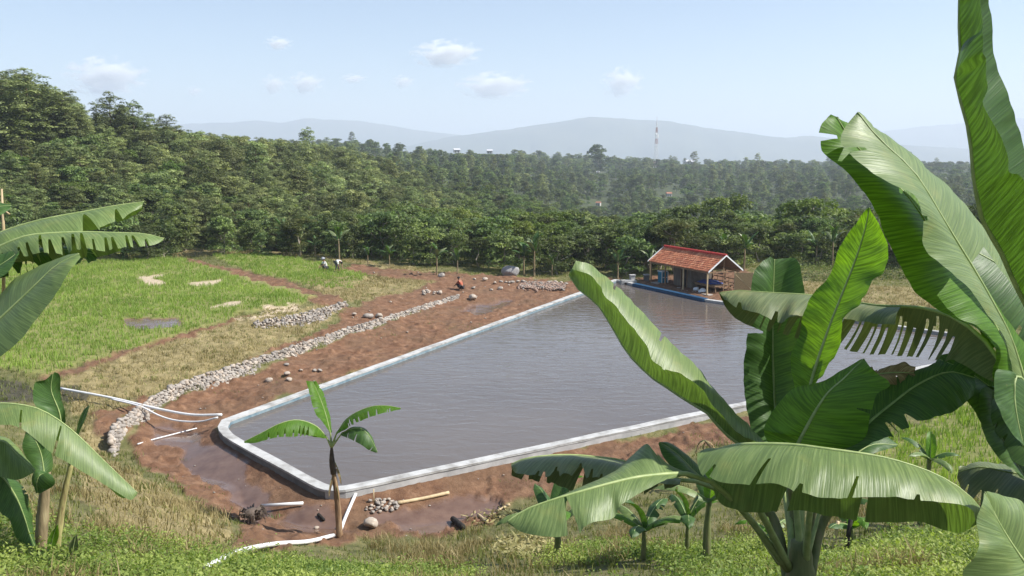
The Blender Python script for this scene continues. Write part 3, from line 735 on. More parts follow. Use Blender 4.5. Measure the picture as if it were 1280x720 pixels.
# ================================================================== GRASSES (nobody could count these)
rice_m = foliage('rice_blades', (.17, .25, .045), (.37, .46, .11), (1.1, 1.2, .4), .4, 0)
dryg_m = foliage('dry_grass_blades', (.19, .17, .06), (.47, .42, .20), (1, 1, .7), .3, 0)
weed_m = foliage('weed_leaves', (.10, .17, .03), (.40, .46, .12), (1.1, 1.25, .4), .4, 0)
turf_m = foliage('turf_blades', (.085, .125, .03), (.27, .31, .10), (1.05, 1.1, .5), .35, 0)
def scatter(n, umin, umax, dmin, dmax):
    a0, a1 = math.atan((umin-640)/FPX), math.atan((umax-640)/FPX)
    a = rng.uniform(a0, a1, n); r = np.sqrt(rng.uniform(dmin**2, dmax**2, n)); x = r*np.sin(a); y = r*np.cos(a)
    return x, y, hgt(x, y)
def blades(name, m, x, y, z, h, wd, lean, tint, label, cat, sub=5, spread=.09):
    n = len(x); x = np.repeat(x, sub)+rng.normal(0, spread, n*sub); y = np.repeat(y, sub)+rng.normal(0, spread, n*sub)
    z = np.repeat(z, sub); h = np.repeat(h, sub)*rng.uniform(.55, 1.15, n*sub); t = np.clip(np.repeat(tint, sub)+rng.normal(0, .15, n*sub), 0, 1)
    n = len(x); a = rng.uniform(0, 6.283, n); l = rng.uniform(0, lean, n)*h; b = rng.uniform(0, 6.283, n); wv = wd*rng.uniform(.6, 1.3, n)
    B = np.stack([x, y, z-.03], 1); S = np.stack([np.cos(a)*wv, np.sin(a)*wv, np.zeros(n)], 1)*.5
    M_ = B+np.stack([np.cos(b)*l*.35, np.sin(b)*l*.35, h*.62], 1); Tp = B+np.stack([np.cos(b)*l, np.sin(b)*l, h*.98], 1)
    V = np.stack([B-S, B+S, M_+S*.75, M_-S*.75, Tp], 1).reshape(-1, 3); k = np.arange(n)*5
    F = np.vstack([np.stack([k, k+1, k+2, k+3], 1), np.stack([k+3, k+2, k+4, k+4], 1)])
    F4 = F[:n]; F3 = F[n:, :3]
    me = bpy.data.meshes.new(name); me.vertices.add(len(V)); me.vertices.foreach_set('co', V.astype(np.float32).ravel())
    L = np.hstack([F4.ravel(), F3.ravel()]).astype(np.int32); me.loops.add(len(L)); me.loops.foreach_set('vertex_index', L)
    ls = np.r_[np.arange(n)*4, n*4+np.arange(n)*3].astype(np.int32); lt = np.r_[np.full(n, 4), np.full(n, 3)].astype(np.int32)
    me.polygons.add(2*n); me.polygons.foreach_set('loop_start', ls); me.polygons.foreach_set('loop_total', lt); me.update(calc_edges=True)
    at_ = me.attributes.new('tint', 'FLOAT', 'POINT'); at_.data.foreach_set('value', np.repeat(t, 5).astype(np.float32)); me.materials.append(m)
    o = bpy.data.objects.new(name, me); COL.objects.link(o); return stuff(o, label, cat)
def patch(n, ur, dr_, want, keep=None):
    x, y, z = scatter(n, ur[0], ur[1], dr_[0], dr_[1]); sdist = poly_sd(x, y, POUT); zs = zones(x, y, z); k = want(*zs) & (sdist > .12)
    if keep is not None: k &= keep(x, y)
    return x[k], y[k], z[k]
x, y, z = patch(52000, (-60, 1340), (20, 86), lambda so, we, st, ri, dr, dk: ri & ~so & ~st & ~we)
tn = .5+.45*fbm(x*.22, y*.22, 4)+.25*fbm(x*1.3, y*1.3, 2)
blades('rice_grass', rice_m, x, y, z+.12, .30+.12*fbm(x*.4, y*.4, 3), .035, .5, tn, 'young green rice standing in the paddy and the terraces', 'rice', 6, .1)
x, y, z = patch(60000, (-60, 1340), (18, 88), lambda so, we, st, ri, dr, dk: dr & ~so & ~st & ~we, lambda x, y: fbm(x*.9, y*.9, 3) > -.25)
blades('dry_grass', dryg_m, x, y, z, .27+.22*np.maximum(-.6, fbm(x*.5, y*.5, 3)), .03, .9, .5+.6*fbm(x*.3, y*.3, 4), 'straw coloured dry grass on the banks and below the paddy', 'dry grass', 6, .13)
x, y, z = patch(56000, (-120, 1400), (9.5, 88), lambda so, we, st, ri, dr, dk: ~(so | we | st | ri) & ~(dr & (rng.random(len(so)) < .5)))
tn = .45+.5*fbm(x*.35, y*.35, 4)
blades('turf_grass', turf_m, x, y, z, np.where(np.hypot(x, y) < 24, .16, .2)+.1*fbm(x*.7, y*.7, 3), .022, .9, tn, 'short mixed green and yellow grass over the slopes', 'grass', 7, .1)
x, y, z = patch(9000, (100, 1250), (20, 60), lambda so, we, st, ri, dr, dk: so & ~we, lambda x, y: fbm(x*.55, y*.55, 3) > .22)
blades('sparse_weeds', turf_m, x, y, z, np.full(len(x), .14), .02, .9, .5+.4*fbm(x*.5, y*.5, 3), 'sparse weed tufts coming up through the red soil', 'weeds', 5, .12)
# bright leafy weeds along the near slope
def leafy(name, m, x, y, z, per, rad, hh, size, tint, label, cat):
    n = len(x)*per; C = np.stack([np.repeat(x, per)+rng.normal(0, rad, n), np.repeat(y, per)+rng.normal(0, rad, n), np.repeat(z, per)+np.abs(rng.normal(0, 1, n))*np.repeat(hh, per)*.6], 1)
    A = rand_unit(n); A[:, 2] = np.abs(A[:, 2])*.6+.1; A /= np.linalg.norm(A, axis=1)[:, None]; S = size*rng.uniform(.5, 1.4, n)
    V, F = leaf_quads(C, A, S, S*.45, 1.2)
    return stuff(mesh_obj(name, V, F, m, tint=np.repeat(np.clip(np.repeat(tint, per)+rng.normal(0, .15, n), 0, 1), 4)), label, cat)
_wd = lambda x, y: (fbm(x*.5+4, y*.5, 4) > .06+np.clip((np.hypot(x, y)-17.5)/5, -.35, .6)) & (np.hypot(x, y) < 23)
x, y, z = patch(24000, (-100, 1380), (9.5, 23), lambda so, we, st, ri, dr, dk: ~(so | we | st), _wd)
leafy('leafy_weeds', weed_m, x, y, z, 14, .11, .10+.14*np.clip(fbm(x*.8, y*.8, 3)*1.6+.45, 0, 1.5), .062, .5+.75*fbm(x*.9, y*.9, 4), 'bright green leafy weeds crowding the near slope', 'weeds')

x, y, z = patch(26000, (100, 720), (18, 86), lambda so, we, st, ri, dr, dk: st)
leafy('straw_litter', dryg_m, x, y, z, 9, .14, np.full(len(x), .07), .16, .6+.5*fbm(x*.8, y*.8, 3), 'pale straw lying in patches on the paddy and the bank', 'straw')

x, y, z = patch(16000, (-100, 1380), (10, 24), lambda so, we, st, ri, dr, dk: ~(so | we | st | ri), lambda x, y: fbm(x*.7+20, y*.7, 3) > .3)
blades('dry_stems', dryg_m, x, y, z, .26+.2*np.abs(fbm(x*.9, y*.9, 2)), .016, 1.0, .45+.5*fbm(x*.4, y*.4, 3), 'dry brown stems standing among the weeds of the near slope', 'dry grass', 5, .1)
# ================================================================== BANANA PLANTS
def leaf_mat(name, top, top2, under, trans, rough=.46, spec=.35, tmix=.35, old=0):
    m, nt, out = mat(name)
    uv = N(nt, 'ShaderNodeUVMap', uv_map='uv'); sp = N(nt, 'ShaderNodeSeparateXYZ'); nt.links.new(uv.outputs[0], sp.inputs[0])
    # side veins: fine ribs that leave the midrib at a slight forward angle
    ab = N(nt, 'ShaderNodeMath', operation='ABSOLUTE'); nt.links.new(sp.outputs[0], ab.inputs[0])
    sh = N(nt, 'ShaderNodeMath', operation='MULTIPLY_ADD'); nt.links.new(ab.outputs[0], sh.inputs[0]); sh.inputs[1].default_value = -.10; nt.links.new(sp.outputs[1], sh.inputs[2])
    cx = N(nt, 'ShaderNodeCombineXYZ'); nt.links.new(sh.outputs[0], cx.inputs[0])
    def vein(freq, det):
        n = N(nt, 'ShaderNodeTexNoise'); n.noise_dimensions = '2D'; n.inputs['Scale'].default_value = freq; n.inputs['Detail'].default_value = det; n.inputs['Roughness'].default_value = .6
        m_ = N(nt, 'ShaderNodeVectorMath', operation='MULTIPLY'); m_.inputs[1].default_value = (1, .02, 1)
        c2 = N(nt, 'ShaderNodeCombineXYZ'); nt.links.new(sh.outputs[0], c2.inputs[0]); nt.links.new(sp.outputs[0], c2.inputs[1])
        nt.links.new(c2.outputs[0], m_.inputs[0]); nt.links.new(m_.outputs[0], n.inputs['Vector']); return n.outputs['Fac']
    v1 = vein(62, 3); v2 = vein(11, 2); blot = noise(nt, 4.5, 5, .6); spk = noise(nt, 26, 4, .7)
    c = ramp(nt, v1, [(.36, tuple(q*.88 for q in top)), (.5, top), (.66, top2)])
    c = mix(nt, ramp(nt, v2, [(.35, (0, 0, 0)), (.75, (.28, .28, .28))]), c, tuple(min(1, q*1.3) for q in top2))
    c = mix(nt, ramp(nt, blot, [(.55, (0, 0, 0)), (.75, (.45, .45, .45))]), c, (top2[0]*1.5, top2[1]*1.15, top2[2]))
    dry_c = (.30, .23, .11)
    c = mix(nt, ramp(nt, spk, [(.66-.05*old, (0, 0, 0)), (.75, (.55+.35*old,)*3)]), c, dry_c)
    # ragged brown rim
    ed = N(nt, 'ShaderNodeMath', operation='MULTIPLY_ADD'); nt.links.new(spk, ed.inputs[0]); ed.inputs[1].default_value = .09; nt.links.new(ab.outputs[0], ed.inputs[2])
    c = mix(nt, ramp(nt, ed.outputs[0], [(1.015, (0, 0, 0)), (1.04, (.75, .75, .75))]), c, dry_c)
    geo = N(nt, 'ShaderNodeNewGeometry')
    p = N(nt, 'ShaderNodeBsdfPrincipled'); p.inputs['Roughness'].default_value = rough; p.inputs['Specular IOR Level'].default_value = spec
    nt.links.new(c, p.inputs['Base Color'])
    bp = N(nt, 'ShaderNodeBump'); bp.inputs['Strength'].default_value = .6; bp.inputs['Distance'].default_value = .005
    nt.links.new(v1, bp.inputs['Height']); nt.links.new(bp.outputs[0], p.inputs['Normal'])
    t = N(nt, 'ShaderNodeBsdfTranslucent'); nt.links.new(mix(nt, .55, ramp(nt, v1, [(.3, tuple(q*.75 for q in trans)), (.7, trans)]), c, 'MULTIPLY') if False else ramp(nt, v1, [(.36, tuple(q*.42 for q in trans)), (.62, trans)]), t.inputs[0])
    s = N(nt, 'ShaderNodeMixShader'); s.inputs[0].default_value = tmix
    nt.links.new(p.outputs[0], s.inputs[1]); nt.links.new(t.outputs[0], s.inputs[2]); nt.links.new(s.outputs[0], out.inputs[0])
    return m
L_MAT = {
    'mature': leaf_mat('shade_dark_banana_leaf', (.055, .120, .030), (.085, .165, .045), None, (.085, .19, .012)),  # green darkened so the colour carries the shade of the lower right mass
    'pale':   leaf_mat('sunlit_waxy_banana_leaf', (.15, .225, .072), (.225, .30, .105), None, (.14, .25, .025), .42, .45),  # waxy gloss, with sunlight and sheen painted into the paler green
    'young':  leaf_mat('young_banana_leaf', (.085, .20, .02), (.13, .27, .035), None, (.22, .44, .012), .45, .3, .5),
    'old':    leaf_mat('ageing_banana_leaf', (.15, .195, .085), (.225, .265, .12), None, (.06, .085, .015), .45, .45, .28, 1),  # ageing leaf; transmitted colour cut to paint in shade under the comb leaf
    'dead':   leaf_mat('withered_banana_leaf', (.20, .13, .07), (.42, .31, .18), None, (.3, .2, .08), .8, .2, .15),
}
rib_m = simple('leaf_midrib', (.20, .28, .09), (.36, .42, .18), 12, .45, .15, .003)
stem_m = simple('banana_stem', (.10, .085, .045), (.26, .20, .115), 3.5, .75, .5, .015, stretch=(3, 3, .5), c3=(.40, .33, .19))
stemg_m = simple('green_banana_stem', (.07, .10, .035), (.16, .18, .07), 3, .6, .4, .01, stretch=(3, 3, .5), c3=(.24, .2, .11))
stemo_m = simple('sheathed_stem', (.10, .06, .035), (.25, .155, .085), 3.5, .85, .8, .02, stretch=(4, 4, .5), c3=(.36, .26, .16))
def leaf_mesh(parent, M, A, B, kind, sag=.10, ripple=.02, tears=(), cutA=None, cutB=None, K=8, n=110, rib=.018, pet=None, holes=(), label=None, hang=.0, rs=None):
    """M midrib, A and B the two blade edges (3D polylines, base to tip).  tears: (side, s, depth, gap)"""
    rs = rs or rng
    M = spline(M, n); A = spline(A, n); B = spline(B, n); s = np.linspace(0, 1, n)
    L = np.linalg.norm(np.diff(M, axis=0), axis=1).sum()
    V = []; U = []; ph = rs.uniform(0, 50)
    for side, E in ((-1, A), (1, B)):
        for j in range(K+1):
            t = j/K; P = M*(1-t)+E*t
            wv = np.linalg.norm(E-M, axis=1)[:, None]
            T = np.gradient(M, axis=0); T /= np.linalg.norm(T, axis=1)[:, None]+1e-9
            W_ = (E-M)/(wv+1e-6); Nn = np.cross(T, W_)*side; Nn /= np.linalg.norm(Nn, axis=1)[:, None]+1e-9
            Nn *= np.where(Nn[:, 2:3] < 0, -1, 1) if abs(Nn[:, 2]).mean() > .25 else 1
            P = P+Nn*(sag*wv*math.sin(math.pi*t*.95)) + Nn*(ripple*t*vnoise(s*L*5+ph, np.full(n, side*3.+ph)) + ripple*.35*t*vnoise(s*L*17+ph, np.full(n, t*2+side*7)))[:, None]
            if hang: P = P-np.array([0, 0, 1])*(hang*t*t*np.abs(vnoise(s*L*6+ph+9, np.full(n, side*11.)))[:, None])
            V.append(P); U.append(np.stack([np.full(n, side*t), s*L], 1))
    V = np.array(V); U = np.array(U)                       # (2(K+1), n, 3)
    keep = np.ones((2, K, n-1), bool)
    for (side, sp_, dep, gap) in tears:
        q = 0 if side < 0 else 1; i = int(sp_*(n-1)); o = q*(K+1)
        j0 = int(round(K*(1-dep)))
        if i < 1 or i >= n-2: continue
        keep[q, j0:, i] = False
        T = (M[min(i+3, n-1)]-M[max(i-3, 0)]); T /= np.linalg.norm(T)
        for j in range(j0, K+1):
            f = (j-j0)/max(1, K-j0)
            for dd in range(5):
                g = gap*f*(1-dd/5)
                if i-dd >= 0: V[o+j, i-dd] -= T*g*.5
                if i+1+dd < n: V[o+j, i+1+dd] += T*g*.5
                if i-dd >= 0: V[o+j, i-dd, 2] -= gap*f*.35*(1-dd/5)*rs.uniform(0, 1)
    for (side, s0, s1, t0, t1) in holes:
        q = 0 if side < 0 else 1
        keep[q, int(t0*K):max(int(t0*K)+1, int(round(t1*K))), int(s0*(n-1)):int(s1*(n-1))] = False
    F = []
    for q in range(2):
        for j in range(K):
            for i in range(n-1):
                if keep[q, j, i]:
                    a = (q*(K+1)+j)*n+i; f = (a, a+1, a+n+1, a+n); F.append(f if q else f[::-1])
    o = mesh_obj('leaf', V.reshape(-1, 3), F, L_MAT[kind], parent, True, uv=U.reshape(-1, 2))
    bm = bmesh.new(); bm.from_mesh(o.data); loose = [v for v in bm.verts if not v.link_faces]; bmesh.ops.delete(bm, geom=loose, context='VERTS'); bm.to_mesh(o.data); bm.free()
    if label: o['label'] = label
    pts = [tuple(p) for p in M[::6]]+[tuple(M[-1])]; rad = list(np.linspace(rib, rib*.22, len(pts)))
    if pet is not None:
        pp = spline([tuple(q) for q in pet]+[tuple(M[0])], 8)[:-1]; pts = [tuple(q) for q in pp]+pts; rad = list(np.linspace(rib*2.0, rib*1.05, len(pp)))+rad
    m = MB(); m.tube(pts, rad, 7); m.build('midrib', rib_m, o, True)
    return o
def pl(P): return [tuple(at(*p)) for p in P]
def stem(parent, pts, rad, m, name='pseudostem', flare=0):
    b = MB(); D = spline(pts, 14); r = np.interp(np.linspace(0, 1, 14), np.linspace(0, 1, len(rad)), rad)
    r = r*(1+.05*rng.normal(size=14)); b.tube([tuple(p) for p in D], list(r), 12); return b.build(name, m, parent, True)
def rtears(n, side, lo=.08, hi=.95, dmax=.9, gap=.05, dmin=.3):
    return [(side if side else rng.choice([-1, 1]), rng.uniform(lo, hi), rng.uniform(dmin, dmax), gap*rng.uniform(.4, 1.3)) for _ in range(n)]
def local(o, root): pass

# ---------------------------------------------------------------- the big plant in the right foreground
C1 = at(1000, 694, 6.6); b1 = at(1000, 745, 6.6); g1 = gz(b1.x, b1.y)
bp1 = thing('banana_plant', 'big banana plant with wide green leaves fanning out in the right foreground', 'banana plant', (0, 0, 0))
stem(bp1, [(b1.x, b1.y, g1-.15), (b1.x, b1.y, (g1+C1.z)/2), tuple(C1+Vector((0, 0, .12)))], [.16, .14, .075], stemg_m)
def sheath(pts, r0=.055, r1=.03): stem(bp1, pts, [r0, (r0+r1)/2, r1], stemg_m, 'leaf_sheath')
base1 = lambda dx=0, dy=0, dz=0: tuple(C1+Vector((dx, dy, dz-.12)))
# leaf lying across the lower foreground, top side up, shadows of the others on it
leaf_mesh(bp1, pl([(900,562,5.90),(930,556,5.75),(985,556,5.65),(1030,561,5.55),(1100,571,5.50),(1155,587,5.45),(1192,605,5.40),(1217,625,5.35),(1228,639,5.35)]),
          pl([(872,567,5.75),(873,584,5.60),(890,600,5.45),(925,606,5.35),(970,606,5.25),(1022,621,5.15),(1100,620,5.15),(1150,626,5.15),(1190,629,5.15),(1212,638,5.20),(1222,650,5.30)]),
          pl([(890,575,6.10),(895,625,6.10),(930,640,6.05),(1000,640,6.00),(1080,655,5.95),(1150,655,5.85),(1195,668,5.65),(1222,655,5.45)]), 'pale', .10, .02,
          tears=[(-1,.27,.55,.02),(-1,.55,.35,.012),(1,.35,.7,.05),(1,.6,.5,.04),(-1,.12,.25,.03),(-1,.4,.12,.03),(-1,.74,.15,.02)], pet=[base1(-.08), tuple(at(945,630,6.10)), tuple(at(905,580,6.05))], label='pale leaf lying across the foreground')
# lower left leaf
leaf_mesh(bp1, pl([(858,592,5.80),(830,593,5.70),(795,597,5.60),(760,605,5.50),(720,616,5.40),(690,625,5.35),(657,637,5.30),(634,652,5.25)]),
          pl([(850,596,5.75),(830,600,5.60),(800,617,5.45),(776,632,5.35),(766,648,5.30),(740,654,5.20),(711,669,5.15),(685,671,5.15),(655,666,5.20),(636,655,5.25)]),
          pl([(850,589,5.90),(832,580,6.00),(820,566,6.05),(808,555,6.05),(790,570,6.00),(770,588,5.90),(735,607,5.75),(700,625,5.60),(660,645,5.40),(636,653,5.27)]), 'pale', .08, .012,
          tears=[(-1,.70,.95,.07),(1,.16,.35,.03)], pet=[base1(-.1), tuple(at(930,640,6.20)), tuple(at(885,600,5.90))], label='leaf with one long split pointing to the lower left')
leaf_mesh(bp1, pl([(850,600,6.9),(815,590,6.95),(777,576,6.95),(750,572,6.9),(720,569,6.9),(690,569,6.85),(657,573,6.8),(639,580,6.8)]),
          pl([(850,604,6.75),(800,607,6.6),(755,598,6.55),(710,593,6.5),(692,597,6.5),(670,597,6.5),(648,593,6.6),(639,584,6.75)]),
          pl([(850,606,7.1),(800,618,7.2),(750,612,7.2),(718,613,7.15),(690,604,7.1),(660,602,7.0),(641,596,6.9),(639,584,6.82)]), 'old', .12, .03,
          tears=rtears(9, -1, .3, .95, .35, .03, .1)+rtears(7, 1, .1, .95, .6, .06), pet=[base1(-.12, .1), tuple(at(930,640,7.0)), tuple(at(885,606,7.0))], label='ageing olive leaf with a frayed edge at the left')
leaf_mesh(bp1, pl([(885,604,7.2),(868,590,7.2),(850,571,7.2),(835,559,7.2),(824,553,7.2)]), pl([(880,606,7.1),(855,594,7.05),(838,582,7.05),(828,570,7.1),(823,555,7.2)]),
          pl([(887,602,7.3),(874,584,7.35),(856,566,7.35),(838,554,7.3),(825,552,7.2)]), 'mature', .15, .01, pet=[base1(-.1, .1), tuple(at(930,640,7.1))], rib=.012)
# long leaf reaching up over the water: folded like a V
leaf_mesh(bp1, pl([(960,560,7.0),(930,558,6.95),(905,540,6.95),(882,514,7.0),(862,503,7.05),(835,485,7.1),(814,471,7.15),(785,442,7.25),(765,409,7.35),(746,380,7.45),(723,362,7.55),(711,344,7.6)]),
          pl([(958,556,6.95),(925,545,6.8),(900,518,6.75),(876,486,6.75),(851,471,6.8),(830,463,6.85),(815,450,6.9),(808,434,6.95),(792,412,7.05),(772,385,7.15),(757,372,7.25),(748,357,7.35),(735,343,7.45),(714,336,7.6)]),
          pl([(962,557,7.1),(945,542,7.2),(933,532,7.25),(912,511,7.35),(890,483,7.4),(867,455,7.45),(835,424,7.55),(797,385,7.7),(770,358,7.75),(750,341,7.8),(735,331,7.75),(720,326,7.65)]), 'pale', .10, .022,
          pet=[base1(-.06), tuple(at(985,610,7.05))], tears=[(1,.55,.3,.012),(-1,.48,.2,.012),(1,.8,.2,.01)], label='long folded leaf reaching out over the pond')
# upright translucent leaf
leaf_mesh(bp1, pl([(1008,505,7.0),(1016,472,7.0),(1026,440,7.0),(1041,398,7.0),(1060,350,7.0),(1072,318,7.0),(1082,285,7.0),(1087,259,7.0)]),
          pl([(1000,505,7.05),(993,484,7.12),(987,450,7.2),(994,428,7.22),(1002,405,7.24),(1012,377,7.25),(1030,350,7.22),(1041,328,7.2),(1053,302,7.15),(1070,278,7.08),(1086,259,7.0)]),
          pl([(1012,505,6.95),(1022,476,6.85),(1040,446,6.75),(1047,430,6.73),(1058,396,6.72),(1074,380,6.7),(1078,371,6.7),(1090,352,6.7),(1106,340,6.7),(1111,314,6.72),(1107,296,6.8),(1097,276,6.9),(1088,260,7.0)]), 'young', .10, .03,
          pet=[base1(), tuple(at(1003,600,7.0)), tuple(at(1004,550,7.0))], label='bright upright leaf glowing with the sun behind it')
# short broad leaf below it
leaf_mesh(bp1, pl([(990,572,6.55),(1005,540,6.50),(1031,496,6.45),(1055,473,6.45),(1072,456,6.45),(1079,449,6.45)]),
          pl([(975,572,6.60),(955,545,6.65),(962,520,6.70),(978,498,6.70),(993,485,6.70),(1012,480,6.67),(1030,475,6.65),(1047,466,6.60),(1062,458,6.55),(1078,449,6.45)]),
          pl([(1015,578,6.45),(1050,564,6.30),(1080,548,6.20),(1088,520,6.15),(1097,494,6.15),(1112,484,6.18),(1110,476,6.20),(1100,470,6.25),(1090,461,6.30),(1081,449,6.43)]), 'young', .10, .02,
          tears=[(1,.55,.2,.02)], pet=[base1(.02), tuple(at(994,620,6.65))], label='short broad leaf cupped below the upright one')
# leaf standing behind, blade torn off at the top
leaf_mesh(bp1, pl([(972,560,7.6),(968,500,7.9),(966,440,8.0),(966,380,8.05),(968,324,8.1)]),
          pl([(955,560,7.5),(938,533,7.7),(930,485,7.85),(933,430,7.9),(937,375,7.95),(941,345,8.0),(952,329,8.05),(964,321,8.1)]),
          pl([(985,560,7.5),(1002,520,7.65),(1012,470,7.75),(1012,420,7.8),(1006,370,7.9),(1002,345,8.0),(1000,331,8.05),(994,322,8.1)]), 'mature', .14, .03,
          tears=[(-1,.6,.5,.05),(1,.62,.4,.03)], pet=[base1(0, .1), tuple(at(980,610,7.3))], label='leaf standing upright in shade behind the others')
# shaded leaf towards the right
leaf_mesh(bp1, pl([(1040,580,6.25),(1083,532,6.40),(1115,505,6.50),(1147,481,6.60),(1185,465,6.65),(1218,472,6.65)]),
          pl([(1040,570,6.35),(1065,515,6.50),(1090,490,6.60),(1112,474,6.65),(1158,458,6.75),(1195,449,6.75),(1216,460,6.67)]),
          pl([(1050,585,6.15),(1085,556,6.15),(1135,535,6.20),(1165,524,6.25),(1195,512,6.35),(1219,492,6.55)]), 'mature', .08, .02,
          tears=rtears(5, 0, .2, .9, .5, .05), pet=[base1(.05), tuple(at(1015,625,6.25))])
leaf_mesh(bp1, pl([(1035,600,7.0),(1065,572,7.2),(1090,556,7.3),(1122,556,7.4)]), pl([(1035,603,6.95),(1065,583,7.1),(1092,567,7.2),(1121,558,7.38)]), pl([(1038,592,7.1),(1070,556,7.35),(1098,545,7.45),(1120,553,7.42)]), 'mature', .1, .012, rib=.012, n=60, pet=[base1(.04)])
# dead brown leaf lying over the shaded one
leaf_mesh(bp1, pl([(1068,480,6.63),(1090,470,6.68),(1115,466,6.68),(1142,466,6.68)]), pl([(1070,486,6.58),(1092,482,6.58),(1118,478,6.58),(1148,473,6.66)]), pl([(1070,470,6.73),(1092,460,6.73),(1118,458,6.78),(1142,460,6.70)]), 'dead', .3, .06,
          tears=rtears(8, 0, .1, .95, .9, .04), rib=.014, n=60, label='withered brown leaf')
for pp in ([base1(-.05, 0, -.25), tuple(at(968,650,6.95)), tuple(at(940,632,6.95))], [base1(.06, 0, -.25), tuple(at(1030,650,6.9)), tuple(at(1066,627,6.8))], [base1(0, -.05, -.25), tuple(at(992,640,6.9)), tuple(at(988,605,6.9))], [base1(.03, .05, -.25), tuple(at(1015,640,7.05)), tuple(at(1022,612,7.1))]):
    sheath(pp)

# ---------------------------------------------------------------- the plant whose stem stands just outside the photo, to the right
b2 = at(1392, 800, 6.2); g2 = gz(b2.x, b2.y); C2 = at(1385, 560, 6.2)
bp2 = thing('banana_plant', 'tall banana plant whose huge leaves reach in from the right edge', 'banana plant')
stem(bp2, [(b2.x, b2.y, g2-.15), (b2.x, b2.y, (g2+C2.z)/2), tuple(C2)], [.18, .15, .09], stemg_m)
c2 = lambda dx=0, dy=0, dz=0: tuple(C2+Vector((dx, dy, dz-.15)))
leaf_mesh(bp2, pl([(1310,430,4.65),(1272,360,4.60),(1250,312,4.55),(1228,275,4.50),(1219,231,4.45),(1215,203,4.45),(1213,172,4.45),(1203,133,4.45),(1194,103,4.45),(1198,75,4.45),(1201,56,4.45),(1198,20,4.45),(1202,-20,4.45),(1216,-70,4.45)]),
          pl([(1312,420,4.45),(1295,300,4.25),(1280,226,4.20),(1263,216,4.17),(1262,200,4.15),(1256,178,4.15),(1246,160,4.15),(1234,140,4.17),(1228,128,4.17),(1232,112,4.17),(1231,90,4.18),(1229,45,4.20),(1224,10,4.25),(1220,-30,4.35),(1217,-70,4.45)]),
          pl([(1330,420,4.75),(1330,330,4.85),(1310,250,4.90),(1290,205,4.90),(1278,167,4.90),(1263,120,4.85),(1252,92,4.85),(1245,68,4.83),(1244,40,4.80),(1237,0,4.75),(1230,-35,4.60),(1217,-70,4.45)]), 'mature', .10, .012,
          pet=[c2(), tuple(at(1340,490,4.85))], label='tall folded leaf rising past the top of the photo')
leaf_mesh(bp2, pl([(1290,520,6.1),(1278,470,6.05),(1262,420,6.0),(1240,377,5.95),(1218,338,5.95),(1191,294,5.95),(1172,262,5.95),(1150,225,6.0),(1128,200,6.05),(1111,185,6.1),(1092,166,6.15),(1072,140,6.2)]),
          pl([(1280,520,5.95),(1257,424,5.8),(1234,391,5.72),(1212,363,5.68),(1182,337,5.65),(1154,312,5.62),(1151,290,5.62),(1150,268,5.62),(1143,245,5.65),(1119,231,5.7),(1094,217,5.78),(1067,200,5.88),(1053,178,5.98),(1055,162,6.08),(1070,142,6.2)]),
          pl([(1300,500,6.2),(1300,400,6.3),(1280,346,6.35),(1254,313,6.35),(1228,284,6.35),(1205,256,6.35),(1180,231,6.35),(1158,212,6.35),(1139,192,6.35),(1117,175,6.35),(1097,160,6.32),(1085,150,6.28),(1074,140,6.2)]), 'pale', .06, .012,
          tears=[(-1,.86,.35,.02),(-1,.62,.12,.015),(1,.75,.3,.02),(1,.30,.55,.10),(1,.93,.5,.03)], holes=[(1,.10,.50,0,.45)], pet=[c2(-.05), tuple(at(1310,560,6.15))], label='huge pale leaf with its midrib facing the sun')
leaf_mesh(bp2, pl([(1288,530,6.35),(1272,470,6.3),(1255,430,6.3),(1225,375,6.3),(1190,335,6.3),(1165,290,6.3),(1130,240,6.35),(1085,198,6.4),(1058,168,6.4),(1046,146,6.4)]),
          pl([(1270,540,6.2),(1241,475,6.05),(1243,448,6.0),(1234,424,6.0),(1218,411,5.98),(1190,397,5.97),(1165,384,5.95),(1145,367,5.95),(1132,345,5.95),(1114,311,5.95),(1103,288,6.0),(1091,258,6.05),(1074,234,6.1),(1055,214,6.2),(1025,184,6.3),(1026,158,6.35),(1038,143,6.4)]),
          pl([(1295,530,6.5),(1290,450,6.6),(1265,410,6.65),(1235,365,6.65),(1205,325,6.65),(1180,280,6.65),(1145,235,6.6),(1100,190,6.55),(1065,160,6.5),(1047,146,6.4)]), 'young', .10, .022,
          tears=[(-1,.93,.5,.03)], pet=[c2(-.08), tuple(at(1312,575,6.3))], label='leaf behind the huge pale one, yellow-green where light shines through')
# flat leaf running in from the right with a comb of torn strips
combs = [(1, .20+.030*i+rng.uniform(-.011, .011), rng.uniform(.4, .95), rng.uniform(.008, .045)) for i in range(22)]
leaf_mesh(bp2, pl([(1262,470,6.20),(1230,425,6.25),(1195,398,6.38),(1160,386,6.66),(1132,383,6.86),(1097,382,7.15),(1060,376,7.45),(1016,369,7.55),(985,367,7.60),(950,365,7.65),(920,363,7.70),(899,366,7.70)]),
          pl([(1262,478,6.15),(1220,440,6.15),(1180,415,6.31),(1140,408,6.57),(1097,405,6.85),(1060,399,7.10),(1020,397,7.20),(1000,396,7.25),(985,399,7.25),(974,404,7.30),(952,394,7.35),(925,386,7.50),(905,375,7.65)]),
          pl([(1262,485,6.30),(1225,468,6.45),(1193,450,6.64),(1170,450,6.81),(1146,448,7.04),(1110,444,7.33),(1076,441,7.56),(1045,432,7.75),(1010,425,7.80),(980,418,7.85),(950,411,7.85),(930,405,7.85),(912,392,7.80),(901,372,7.72)]), 'old', .10, .02,
          tears=combs+[(-1,.93,.2,.03),(-1,.80,.3,.03)], holes=[(-1,0,.40,.12,1)], pet=[c2(-.08, .2), tuple(at(1310,540,6.6))], hang=.0, label='olive leaf torn into a comb of strips along its lower side')
